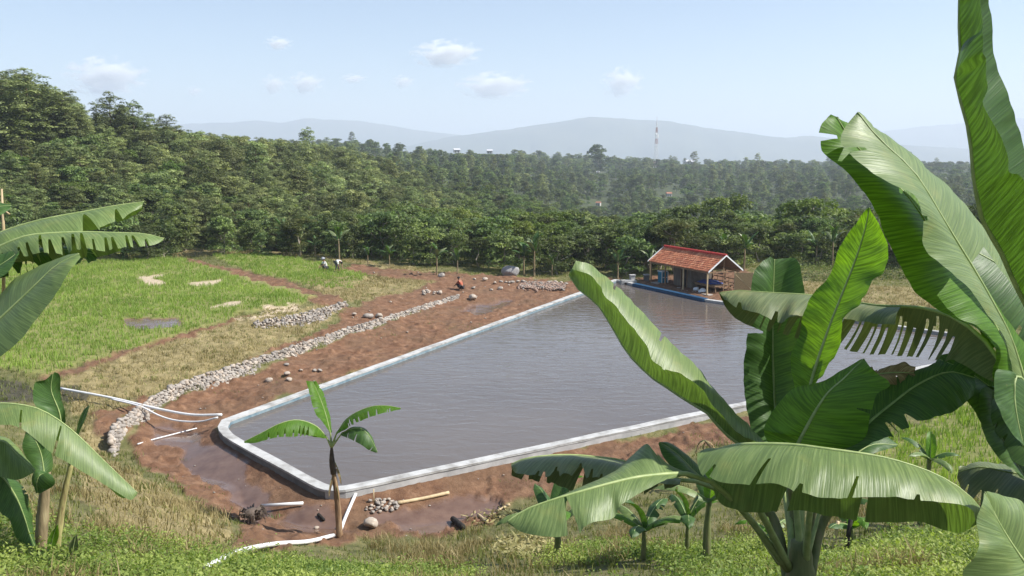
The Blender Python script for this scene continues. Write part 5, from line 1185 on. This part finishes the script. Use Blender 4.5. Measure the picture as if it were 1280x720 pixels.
for u, v, d, lab in ((790.5, 343.5, 70.2, 'pale grey cement pillar at the far pond corner'), (808, 343, 71, 'darker grey cement pillar just left of the hut eave')):
    p_ = at(u, v, d); o = thing('cement_pillar', lab, 'pillar', (p_.x, p_.y, .30), .2)
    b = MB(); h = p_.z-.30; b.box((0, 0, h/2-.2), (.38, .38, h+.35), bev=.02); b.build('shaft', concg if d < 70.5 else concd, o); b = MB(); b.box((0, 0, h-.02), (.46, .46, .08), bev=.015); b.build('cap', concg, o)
p_ = at(786, 357.5, 69.9); ob = thing('overflow_block', 'white cement block with two round openings in the far pond corner', 'overflow', (p_.x, p_.y, .0), .12)
b = MB(); b.box((0, .18, .18), (1.3, .45, .62), bev=.03); b.build('block', conc, ob)
for x in (-.32, .16):
    b = MB(); b.tube([(x, -.10, .2), (x, .05, .2)], .15, 14); q = b.build('pipe_mouth', concg, ob); b = MB(); b.tube([(x, -.105, .2), (x, -.08, .2)], .11, 14); b.build('opening_shade', dark_m, q)  # dark disc paints the shade inside each pipe mouth
p0, p1 = at(752, 348, 75.5), at(819, 349, 75.5); b = MB(); b.tube([(p0.x, p0.y, p0.z), (p1.x, p1.y, p1.z)], .19, 14)
tag(b.build('large_pipe', white_m, None, True), 'thick white pipe lying along the bank beyond the far pond corner', 'pipe')

# ================================================================== PIPES, LOGS, STAKES
pvc = simple('white_pvc', (.62, .62, .62), (.80, .80, .79), 3, .4, .1, .004)
def run_pipe(name, px, r, m, label, cat, lift=.0, n=40, ends=None):
    P = []
    for q in px:
        u, v = q[0], q[1]; p = ground_at(u, v) if len(q) == 2 else at(u, v, q[2]); P.append((p.x, p.y, p.z+r+lift))
    D = spline(P, n); b = MB(); b.tube([tuple(x) for x in D], r, 10); o = b.build(name, m, None, True); tag(o, label, cat); return o
run_pipe('water_pipe', [(258,716),(300,694),(345,684),(385,681),(417,673)], .055, pvc, 'white plastic pipe snaking up the grass to the foot of the young banana plant', 'pipe', .03)
run_pipe('water_pipe', [(424,672),(432,650),(445,620)], .05, pvc, 'short white plastic pipe running from the young banana plant up to the pond wall', 'pipe', .04)
ea = ground_at(78, 489); eb = at(277, 521, atz(277, 521, .36).y)
def strung(px, dz): return [(u, v, ea.y+(eb.y-ea.y)*(u-78)/(277-78)+dz) for u, v in px]
run_pipe('water_pipe', strung([(76,487),(140,499),(200,513),(240,520),(277,520)], -.3), .05, pvc, 'straight white plastic pipe running from the paddy to the pond corner', 'pipe')
run_pipe('hose', strung([(140,500),(175,509),(200,521),(222,527),(250,528),(272,523)], -.55), .035, pvc, 'white hose sagging below the straight white pipe', 'hose')
run_pipe('hose', [(172,557),(192,551),(215,545),(246,537)], .025, pvc, 'thin grey hose lying across the muddy puddle', 'hose', .03)
a_, b_ = ground_at(327, 641), ground_at(379, 633)
b = MB(); b.tube([(a_.x, a_.y, a_.z+.22), (b_.x, b_.y, b_.z+.10)], .05, 10); tag(b.build('water_pipe', pvc, None, True), 'short straight white pipe sticking out of the root ball', 'pipe')
rb = ground_at(317, 655); pv, pf = rock_verts(3, rng, (.36, .32, .26)); rt = thing('root_ball', 'dark tangled root ball lying on the wet mud', 'root ball', rb); rt.scale = (.82,)*3
root_m = simple('dark_roots', (.06, .045, .035), (.17, .13, .105), 6, .9, .6, .02)
o = mesh_obj('root_core', pv+np.array([0, 0, .3])+rng.normal(0, .02, pv.shape), pf, root_m, rt)
b = MB()
for i in range(60):
    a = rng.uniform(0, 6.28); e = rng.uniform(-.3, 1.2); p0 = Vector((math.cos(a)*.25*math.cos(e), math.sin(a)*.25*math.cos(e), .3+.2*math.sin(e))); q = p0+Vector((math.cos(a)*rng.uniform(.1, .25), math.sin(a)*rng.uniform(.1, .25), rng.uniform(.0, .12)))
    b.tube([p0, q, (q.x+rng.uniform(-.05, .12)*math.cos(a), q.y+rng.uniform(-.05, .12)*math.sin(a), max(.0, q.z-rng.uniform(.1, .35)))], [.025, .018, .008], 5)
b.build('roots', root_m, rt)
def log(px, r, m, label, name='log', cat='log', lift=0):
    P = [ground_at(u, v) for u, v in px]; b = MB(); D = spline([(p.x, p.y, p.z+r+lift) for p in P], 16); b.tube([tuple(x) for x in D], [r*rng.uniform(.9, 1.08) for _ in D], 10)
    if name == 'bamboo_pole':
        for i in (3, 7, 11): b.tube([tuple(D[i]-(D[i+1]-D[i])*.08), tuple(D[i]+(D[i+1]-D[i])*.08)], r*1.15, 10)
    tag(b.build(name, m, None, True), label, cat)
log([(497,631),(530,625),(561,618)], .058, woodp_m, 'pale peeled log lying on the red soil right of the stone heap')
log([(566,652),(579,663)], .09, dark_m, 'dark short log lying in the mud')
log([(598,645),(609,655)], .045, woodp_m, 'broken pale stick standing out of the mud', 'stick', 'stick')
log([(622,640),(637,632)], .04, woodp_m, 'pale stick lying by the mud left of the ageing olive leaf', 'stick', 'stick')
log([(398,645),(405,652)], .05, dark_m, 'small dark stick lying in the puddle left of the young banana plant', 'stick', 'stick')
p_ = ground_at(467, 628); b = MB(); b.tube([(p_.x, p_.y, p_.z-.1), (p_.x+.01, p_.y, p_.z+.42)], .018, 6); tag(b.build('stake', woodp_m, None, True), 'thin upright stake behind the stone heap', 'stake')
for u, v, h, m_, lab in ((1040, 694, .62, woodp_m, 'pale wooden stake leaning right of the big banana stem'), (1056, 694, .70, dark_m, 'dark wooden post right of the pale stake')):
    p_ = ground_at(u, v); b = MB(); b.tube([(p_.x, p_.y, p_.z-.1), (p_.x+.07, p_.y, p_.z+h)], .04 if m_ is dark_m else .03, 8); tag(b.build('stake', m_, None, True), lab, 'stake')
p_ = at(2, 300, 9.3); b = MB(); b.tube([tuple(at(4, 420, 9.3)), tuple(at(5, 300, 9.3)), tuple(at(2, 236, 9.3))], [.02, .018, .01], 8); b.tube([tuple(at(4, 262, 9.3)), tuple(at(12, 268, 9.3))], .01, 6); tag(b.build('dry_stake', woodp_m, None, True), 'pale dry stake beside the small leaf at the upper left edge', 'stake')

# ================================================================== STONES
sv = [rock_verts(2, rng, (1, .85, .62)) for _ in range(6)]
SM = []
for i, (v_, f_) in enumerate(sv):
    me = mesh_obj('stone', v_, f_, stonep if i % 2 else stone); SM.append(me.data); bpy.data.objects.remove(me)
def put_stone(u, v, wpx, label, group=None, cat='stone', hz=1, sink=.25):
    p = ground_at(u, v); r = wpx/FPX*p.y/2
    o = bpy.data.objects.new('stone', SM[rng.integers(len(SM))]); COL.objects.link(o); o.scale = (r, r, r*hz); o.rotation_euler = (rng.uniform(-.2, .2), rng.uniform(-.2, .2), rng.uniform(0, 6.28))
    o.location = (p.x, p.y, p.z+r*.55*hz*(1-sink)); return tag(o, label, cat, group)
big = put_stone(463, 658, 25, 'big flat tan stone in front of the stone heap', hz=.9)
for u, v, w_, lab in [(460,398,15,'left of two pale boulders above the long stone bank'),(474,397,13,'right of two pale boulders above the long stone bank'),(552,346,11,'pale stone beside the banana plant with the dead skirt'),
    (606,351,9,'white stone at the far edge of the dirt, right of the squatting worker'),(593,350,6,'small white stone left of the white stone at the far dirt edge'),(592,361,7,'reddish stone just right of the squatting worker'),
    (591,374,14,'squarish pale block at the end of the long stone bank'),(550,367,9,'pale stone at the right end of the small rubble heap'),(566,373,8,'stone between the rubble heap and the squarish block'),
    (625,362,9,'pale flat stone on the red dirt in front of the row of white stones'),(614,363,5,'small stone left of the flat stone on the red dirt'),(443,394,7,'stone on the dirt slope at the end of the upper bank'),
    (358,457,8,'stone nearest the foot of the long bank'),(359,469,10,'pale stone in the group of three by the pond'),(361,476,10,'brown stone lowest in the group by the pond'),(337,477,11,'flat pale stone left of the group by the pond'),
    (376,464,6,'small stone between the pond group and the pair'),(393,464,7,'left stone of the pair near the pond coping'),(400,464,7,'right stone of the pair near the pond coping'),(396,661,8,'small white stone in the puddle left of the young banana plant'),
    (338,402,8,'stone on top of the upper bank'),(488,378,4,'tiny white stone in the middle of the dirt slope')]: put_stone(u, v, w_, lab)
for i in range(16):
    put_stone(537+rng.normal(0, 6), 366+rng.normal(0, 1.6), rng.uniform(3.5, 6), 'reddish rubble stone in the small heap below the squatting worker', 'rubble heap')
for i, u in enumerate(np.linspace(620, 706, 17)):
    put_stone(u+rng.uniform(-2, 2), 353.5+rng.uniform(-1, 1)+(u-620)*.01, rng.uniform(4.5, 7.5), 'whitish stone in the row edging the red dirt at the far end', 'row of whitish stones')
for i in range(48):
    a = rng.uniform(0, 6.28); q = rng.uniform(0, 1)**.6; put_stone(474+math.cos(a)*q*24+ (4 if math.sin(a) < 0 else 0), 634+math.sin(a)*q*9, rng.uniform(4, 7.5), 'grey brown cobble in the heap by the near pond corner', 'cobble heap', hz=1.25, sink=-.5*(1-q))
for poly, n in ((SOIL[0], 60), (SOIL[1], 34)):
    us = [p[0] for p in poly]; vs = [p[1] for p in poly]; k_ = 0
    while k_ < n:
        u, v = rng.uniform(min(us), max(us)), rng.uniform(min(vs), max(vs))
        if inpoly(np.array([u]), np.array([v]), poly)[0] and not (u > 640 and v > 560):
            p = ground_at(u, v)
            if poly_sd(np.array([p.x]), np.array([p.y]), POUT)[0] < .25: continue
            put_stone(u, v, rng.uniform(1.4, 3.6), 'small loose stone scattered on the bare red soil', 'loose stones on the soil'); k_ += 1
p_ = ground_at(638, 344); pv, pf = rock_verts(3, rng, (1, .8, 1)); o = mesh_obj('boulder', pv*np.array([.78, .6, .62])+rng.normal(0, .012, pv.shape), pf, simple('grey_boulder', (.22, .22, .22), (.38, .37, .36), 1.5, .9, .5, .03)); o.location = (p_.x, p_.y, p_.z+.35); tag(o, 'large grey boulder at the forest edge beside the banana clump', 'boulder')

# ================================================================== WORKERS
skin_m = simple('skin', (.22, .12, .08), (.28, .16, .10), 5, .6, 0); hair_m = simple('black_hair', (.01, .01, .01), (.02, .018, .016), 5, .6, 0)
def cloth(n, c): return simple(n, tuple(q*.85 for q in c), c, 9, .9, .3, .01)
def skinned(name, verts, edges, rad, m, parent, lvl=1):
    me = bpy.data.meshes.new(name); me.from_pydata(verts, edges, []); me.materials.append(m)
    o = bpy.data.objects.new(name, me); COL.objects.link(o); o.parent = parent
    sk = o.modifiers.new('skin', 'SKIN'); sk.use_smooth_shade = True
    for i, r in enumerate(rad): me.skin_vertices[0].data[i].radius = (r, r)
    me.skin_vertices[0].data[0].use_root = True
    su = o.modifiers.new('sub', 'SUBSURF'); su.levels = lvl; su.render_levels = lvl
    return o
def person(loc, rz, J, shirt, trousers, label, hat=None):
    """J: joints facing +x: hip, chest, neck, head, shoulder, elbow, wrist, knee, ankle, toe (left side mirrored in y)"""
    o = thing('person', label, 'person', loc, rz)
    V = [J['hip'], J['chest'], J['neck'], J['head'], tuple(np.add(J['head'], J['hd']))]; E = [(0, 1), (1, 2), (2, 3), (3, 4)]; Rr = [.13, .14, .055, .095, .075]
    for s in (-1, 1):
        b0 = len(V); sh, el, wr = J['sh'], J['el'], J['wr']; f = lambda p: (p[0], s*p[1], p[2])
        V += [f(sh), f(el), f(wr), tuple(np.add(f(wr), np.array(J['hand'])*.5))]; Rr += [.055, .042, .03, .034]; E += [(1, b0), (b0, b0+1), (b0+1, b0+2), (b0+2, b0+3)]
        h = np.array(V[-1]); d_ = np.array(J['hand']); 
        for k_ in range(5):
            off = np.array([0, (k_-2)*.02*s, 0.])+ (np.array([.02, -.035*s, 0]) if k_ == 4 else 0); V.append(tuple(h+d_*(.6 if k_ == 4 else .95-.06*abs(k_-1))+off)); Rr.append(.009); E.append((b0+3, len(V)-1))
        c0 = len(V); hp = (J['hip'][0], s*.09, J['hip'][2]-.03); V += [hp, f(J['kn']), f(J['an']), f(J['to'])]; Rr += [.095, .06, .04, .035]; E += [(0, c0), (c0, c0+1), (c0+1, c0+2), (c0+2, c0+3)]
    body = skinned('body', V, E, Rr, skin_m, o, 2)
    V = [J['hip'], tuple((np.array(J['hip'])+J['chest'])/2), J['chest'], tuple(np.array(J['chest'])*.45+np.array(J['neck'])*.55)]; E = [(0, 1), (1, 2), (2, 3)]; Rr = [.15, .155, .165, .09]
    for s in (-1, 1):
        b0 = len(V); f = lambda p: (p[0], s*p[1], p[2]); V += [f(J['sh']), tuple(np.array(f(J['sh']))*.25+np.array(f(J['el']))*.75)]; Rr += [.08, .065]; E += [(2, b0), (b0, b0+1)]
    skinned('shirt', V, E, Rr, shirt, o)
    V = [tuple(np.add(J['hip'], (0, 0, .02)))]; E = []; Rr = [.155]
    for s in (-1, 1):
        b0 = len(V); f = lambda p: (p[0], s*p[1], p[2]); V += [(J['hip'][0], s*.09, J['hip'][2]-.03), f(J['kn']), tuple(np.array(f(J['kn']))*.2+np.array(f(J['an']))*.8)]; Rr += [.115, .08, .062]; E += [(0, b0), (b0, b0+1), (b0+1, b0+2)]
    skinned('trousers', V, E, Rr, trousers, o)
    hd = np.array(J['head']); up_ = np.array(J['hd'])/np.linalg.norm(J['hd'])
    pv, pf = rock_verts(2, rng, (1, 1, 1)); c_ = hd+up_*.045+np.array([-.02, 0, 0])
    mesh_obj('hair', pv*np.array([.125, .115, .105])*1.02+c_, pf, hair_m, o, True)
    fx = np.cross(np.array([0, 1., 0]), up_); 
    for s in (-1, 1):
        b = MB(); q = hd+fx*.092+np.array([0, .032*s, 0])+up_*.02; b.box(tuple(q), (.012, .022, .012)); b.build('eye', dark_m, o)
    if hat:
        b = MB(); q = Vector(hd+up_*.11); b.tube([q-Vector(up_)*.02, q, q+Vector(up_)*.10, q+Vector(up_)*.13], [.20, .19, .10, .03], 14); b.build('hat', hat, o, True)
    return o
SQ = dict(hip=(-.12, 0, .24), chest=(.04, 0, .60), neck=(.09, 0, .76), head=(.14, 0, .87), hd=(.03, 0, .10), sh=(.05, .19, .68), el=(.26, .24, .45), wr=(.42, .12, .30), hand=(.10, 0, -.04), kn=(.26, .17, .50), an=(.02, .15, .09), to=(.20, .17, .04))
BE = dict(hip=(-.15, 0, .80), chest=(.20, 0, .88), neck=(.36, 0, .82), head=(.46, 0, .76), hd=(.09, 0, -.03), sh=(.25, .19, .80), el=(.32, .22, .52), wr=(.40, .14, .27), hand=(.04, 0, -.10), kn=(.02, .12, .44), an=(-.10, .13, .08), to=(.10, .14, .04))
white_c = cloth('white_cotton', (.78, .78, .76)); org_c = cloth('orange_cloth', (.52, .15, .09)); grey_c = cloth('grey_cloth', (.12, .12, .13)); blk_c = cloth('black_cloth', (.03, .03, .035))
person(ground_at(575.5, 362), R(160), SQ, org_c, blk_c, 'person in an orange shirt squatting at work on the red dirt')
person(ground_at(406.5, 337.5), R(215), SQ, white_c, grey_c, 'person in a white shirt squatting at the far edge of the upper terrace', simple('grey_hat', (.25, .26, .28), (.38, .39, .42), 6, .9, .2, .01))
person(ground_at(422, 339), R(-35), BE, white_c, grey_c, 'person in a white shirt bending right over, right of the squatting one in white')

# ================================================================== DISTANT TOWER AND HOUSES
red_m = simple('faded_red_steel', (.42, .25, .23), (.52, .34, .31), 1, .6, 0); wht_m = simple('white_steel', (.75, .75, .75), (.82, .82, .82), 1, .6, 0)
tb = at(820, 200, 900); tt = at(820, 152, 900); gzt = gz(tb.x, tb.y)
tw = thing('radio_tower', 'red and white lattice radio tower rising from the distant ridge', 'tower', (tb.x, tb.y, gzt), .4)
Ht = tt.z-gzt; NS = 9
for k_ in range(NS):
    z0, z1 = Ht*k_/NS, Ht*(k_+1)/NS; wd = lambda z: 3.4*(1-z/Ht)**.8+.5; b = MB(); a0, a1 = wd(z0), wd(z1); zm = (z0+z1)/2
    cs = [(1, 1), (1, -1), (-1, -1), (-1, 1)]
    for i in range(4):
        (x0, y0), (x1, y1) = cs[i], cs[(i+1) % 4]; b.tube([(x0*a0/2, y0*a0/2, z0), (x0*a1/2, y0*a1/2, z1)], .17, 5)
        b.tube([(x0*a0/2, y0*a0/2, z0), (x1*a1/2, y1*a1/2, z1)], .09, 4); b.tube([(x1*a0/2, y1*a0/2, z0), (x0*a1/2, y0*a1/2, z1)], .09, 4); b.tube([(x0*a1/2, y0*a1/2, z1-.1), (x1*a1/2, y1*a1/2, z1-.1)], .09, 4)
    b.build('mast_section', wht_m if k_ % 2 == 0 or k_ == 3 else red_m, tw)
for z, s in ((Ht*.70, 1), (Ht*.76, -1), (Ht*.73, 1)):
    b = MB(); b.tube([(s*1.2, -.6, z), (s*1.2, -1.0, z)], [1.0, .8], 12); b.build('dish_antenna', wht_m, tw)
b = MB(); b.tube([(0, 0, Ht), (0, 0, Ht+5)], .10, 5); b.build('aerial', red_m, tw)
hw_m = simple('lime_washed_wall', (.42, .40, .37), (.55, .53, .5), .6, .9, 0); hr_m = simple('faded_tile_roof', (.28, .12, .08), (.42, .2, .13), .8, .9, 0); hr2 = simple('grey_sheet_roof', (.45, .46, .48), (.6, .6, .62), .8, .6, 0)
for u, v, d, w_, m_, lab in ((748, 252, 330, 5.5, hr_m, 'small house with a brown roof in a clearing below the lone round tree'), (836, 240, 420, 7, hr_m, 'brown roofed house in the far clearing left of the light green tree'), (571, 187, 640, 9, hr2, 'white walled house on the distant ridge left of the centre'),
                         (612, 188, 660, 8, hr2, 'white house on the distant ridge just right of the centre'), (746, 212, 560, 6, hr2, 'small pale roof among the trees below the lone round tree'), (862, 201, 880, 12, hr2, 'pale building on the skyline right of the radio tower')):
    p_ = ground_at(u, v+5) or at(u, v+3, d); d = p_.y; w_ = w_*.42*d/650+.8; z0 = p_.z-.5; h = 2.0
    o = thing('house', lab, 'house', (p_.x, p_.y, z0), rng.uniform(-.5, .5)); b = MB(); b.box((0, 0, h/2), (w_, w_*.7, h)); wl = b.build('wall', hw_m, o)
    for x in (-.25, .2): b = MB(); b.box((x*w_, -w_*.35-.01, h-1.3), (w_*.13, .06, 1.1)); b.build('window', dark_m, wl)
    b = MB(); X_, Y_ = w_*.56, w_*.44; b.add([(-X_, -Y_, h), (X_, -Y_, h), (X_, Y_, h), (-X_, Y_, h), (-X_, 0, h+w_*.26), (X_, 0, h+w_*.26)], [(0, 1, 5, 4), (2, 3, 4, 5), (0, 4, 3), (1, 2, 5), (3, 2, 1, 0)]); b.build('roof', m_, o)

# ================================================================== CROP ROWS AND LITTER
X_ = []; Y_ = []
for dd in np.arange(65.6, 76, .95):
    a0, a1 = (985-640)/FPX*dd, (1270-640)/FPX*dd; xs = np.arange(a0, a1, .22); X_.append(xs+rng.normal(0, .05, len(xs))); Y_.append(np.full(len(xs), dd)+rng.normal(0, .08, len(xs))+xs*.03)
X_ = np.hstack(X_); Y_ = np.hstack(Y_)
leafy('crop_rows', broad_m, X_, Y_, hgt(X_, Y_)+.03, 12, .12, np.full(len(X_), .42), .17, .35+.5*fbm(X_*.2, Y_*.2, 3), 'dark green vegetable rows on the slope right of the hut', 'crops')
def litter(name, poly, n, size, label):
    us = [p[0] for p in poly]; vs = [p[1] for p in poly]; C = []
    while len(C) < n:
        u, v = rng.uniform(min(us), max(us)), rng.uniform(min(vs), max(vs))
        if inpoly(np.array([u]), np.array([v]), poly)[0]: p = ground_at(u, v); C.append((p.x, p.y, p.z+rng.uniform(.02, .14)))
    C = np.array(C); A = rand_unit(n); A[:, 2] *= .3; A /= np.linalg.norm(A, axis=1)[:, None]; S = size*rng.uniform(.4, 1.3, n)
    V, F = leaf_quads(C, A, S, S*.22, 1.0); stuff(mesh_obj(name, V, F, dryg_m, tint=np.repeat(rng.uniform(0, 1, n), 4)), label, 'litter')
litter('leaf_litter', STRAW[5], 420, .34, 'heap of dry brown leaf litter at the edge of the weeds')
litter('leaf_litter', [(575,650),(600,640),(636,630),(645,645),(600,660)], 110, .25, 'dry leaf scraps strewn over the mud')
# ================================================================== LIGHT, AIR, CAMERA
SUN_EL, SUN_AZ = R(47), R(96)                 # azimuth clockwise from +Y: the sun stands to the right
sd_ = Vector((math.sin(SUN_AZ)*math.cos(SUN_EL), math.cos(SUN_AZ)*math.cos(SUN_EL), math.sin(SUN_EL)))
l = bpy.data.lights.new('sun', 'SUN'); l.energy = 4.7; l.angle = R(.53); l.color = (1, .955, .88)
lo = bpy.data.objects.new('sun', l); COL.objects.link(lo); lo.rotation_euler = (-sd_).to_track_quat('-Z', 'Y').to_euler(); lo.location = (60, 0, 60)
w = bpy.data.worlds.new('World'); sc.world = w; w.use_nodes = True; nt = w.node_tree; nt.nodes.clear()
sky = nt.nodes.new('ShaderNodeTexSky'); sky.sky_type = 'NISHITA'; sky.sun_disc = False
sky.sun_elevation = SUN_EL; sky.sun_rotation = SUN_AZ; sky.altitude = 700; sky.air_density = 1.0; sky.dust_density = .8; sky.ozone_density = 1.0
bg = nt.nodes.new('ShaderNodeBackground'); bg.inputs[1].default_value = .088
wo = nt.nodes.new('ShaderNodeOutputWorld'); nt.links.new(sky.outputs[0], bg.inputs[0]); nt.links.new(bg.outputs[0], wo.inputs[0])
# the air: one even box round everything
HAZE = 1
if HAZE:
    hm = bpy.data.materials.new('hazy_air'); hm.use_nodes = True; nt = hm.node_tree; nt.nodes.clear()
    ho = nt.nodes.new('ShaderNodeOutputMaterial'); pv = nt.nodes.new('ShaderNodeVolumePrincipled')
    pv.inputs['Color'].default_value = (.80, .875, 1, 1); pv.inputs['Density'].default_value = .00025; pv.inputs['Anisotropy'].default_value = .1
    nt.links.new(pv.outputs[0], ho.inputs['Volume'])
    m_ = MB(); m_.box((0, 0, 210), (26000, 26000, 580)); hz = m_.build('haze', hm); hz['kind'] = 'stuff'; hz['label'] = 'pale blue haze hanging over the valley and the mountains'; hz['category'] = 'haze'
# fair-weather clouds far beyond the mountains
cm = bpy.data.materials.new('cloud_vapour'); cm.use_nodes = True; nt = cm.node_tree; nt.nodes.clear()
ho = nt.nodes.new('ShaderNodeOutputMaterial'); pv = nt.nodes.new('ShaderNodeVolumePrincipled')
tc = nt.nodes.new('ShaderNodeTexCoord'); ln = nt.nodes.new('ShaderNodeVectorMath'); ln.operation = 'LENGTH'; nt.links.new(tc.outputs['Object'], ln.inputs[0])
nz = nt.nodes.new('ShaderNodeTexNoise'); nz.inputs['Scale'].default_value = 2.7; nz.inputs['Detail'].default_value = 4; nz.inputs['Roughness'].default_value = .6; nt.links.new(tc.outputs['Object'], nz.inputs['Vector'])
ma = nt.nodes.new('ShaderNodeMath'); ma.operation = 'MULTIPLY_ADD'; ma.inputs[1].default_value = 2.7; ma.inputs[2].default_value = -.78; nt.links.new(nz.outputs['Fac'], ma.inputs[0])
mb_ = nt.nodes.new('ShaderNodeMath'); mb_.operation = 'SUBTRACT'; nt.links.new(ma.outputs[0], mb_.inputs[0]); nt.links.new(ln.outputs['Value'], mb_.inputs[1])
mc = nt.nodes.new('ShaderNodeMapRange'); mc.inputs[1].default_value = -.10; mc.inputs[2].default_value = .6; mc.inputs[3].default_value = 0; mc.inputs[4].default_value = .017; nt.links.new(mb_.outputs[0], mc.inputs[0])
nt.links.new(mc.outputs[0], pv.inputs['Density']); pv.inputs['Color'].default_value = (.99, .99, .99, 1); pv.inputs['Anisotropy'].default_value = 0
nt.links.new(pv.outputs[0], ho.inputs['Volume'])
CD = 15500
for i, (u, v, wpx, hpx, lab) in enumerate([(132,96,92,46,'biggest white puffy cloud above the left hill'),(558,67,80,32,'oval white cloud high above the middle of the valley'),(778,103,50,38,'round white cloud right of the centre'),(342,106,32,26,'small upright cloud, left of a pair'),
        (382,104,44,28,'puffy cloud, right of a pair'),(442,98,34,12,'thin cloud wisp right of the pair'),(504,102,30,18,'faint cloud between the thin wisp and the long cloud'),(618,107,92,34,'long low cloud left of the round cloud'),(243,114,24,14,'tiny cloud between the biggest cloud and the pair'),(348,54,36,18,'tiny faint cloud high up left of the oval one')]):
    p_ = at(u, v, CD+200*i); bm = bmesh.new(); bmesh.ops.create_icosphere(bm, subdivisions=2, radius=1); me = bpy.data.meshes.new('cloud'); bm.to_mesh(me); bm.free(); me.materials.append(cm)
    o = bpy.data.objects.new('cloud', me); COL.objects.link(o); o.location = p_; k_ = CD/FPX*.62; o.scale = (wpx*k_, wpx*k_*.7, hpx*k_); o.rotation_euler = (0, 0, 0); tag(o, lab, 'cloud')
cam = bpy.data.cameras.new('camera'); cam.sensor_width = 36; cam.lens = FPX*36/1280; cam.clip_end = 40000; cam.clip_start = .05
co = bpy.data.objects.new('camera', cam); COL.objects.link(co); co.location = (0, 0, CAMZ); co.rotation_euler = (R(90)-PITCH, 0, 0)
sc.camera = co
sc.render.engine = 'CYCLES'; cy = sc.cycles
cy.max_bounces = 10; cy.diffuse_bounces = 3; cy.glossy_bounces = 3; cy.transmission_bounces = 4; cy.volume_bounces = 6; cy.transparent_max_bounces = 8
cy.use_denoising = True; cy.caustics_reflective = False; cy.caustics_refractive = False
try: cy.denoiser = 'OPENIMAGEDENOISE'
except Exception: pass
sc.view_settings.view_transform = 'Standard'; sc.view_settings.look = 'None'; sc.view_settings.gamma = 1; sc.view_settings.exposure = 0.86
sc.view_settings.use_curve_mapping = False
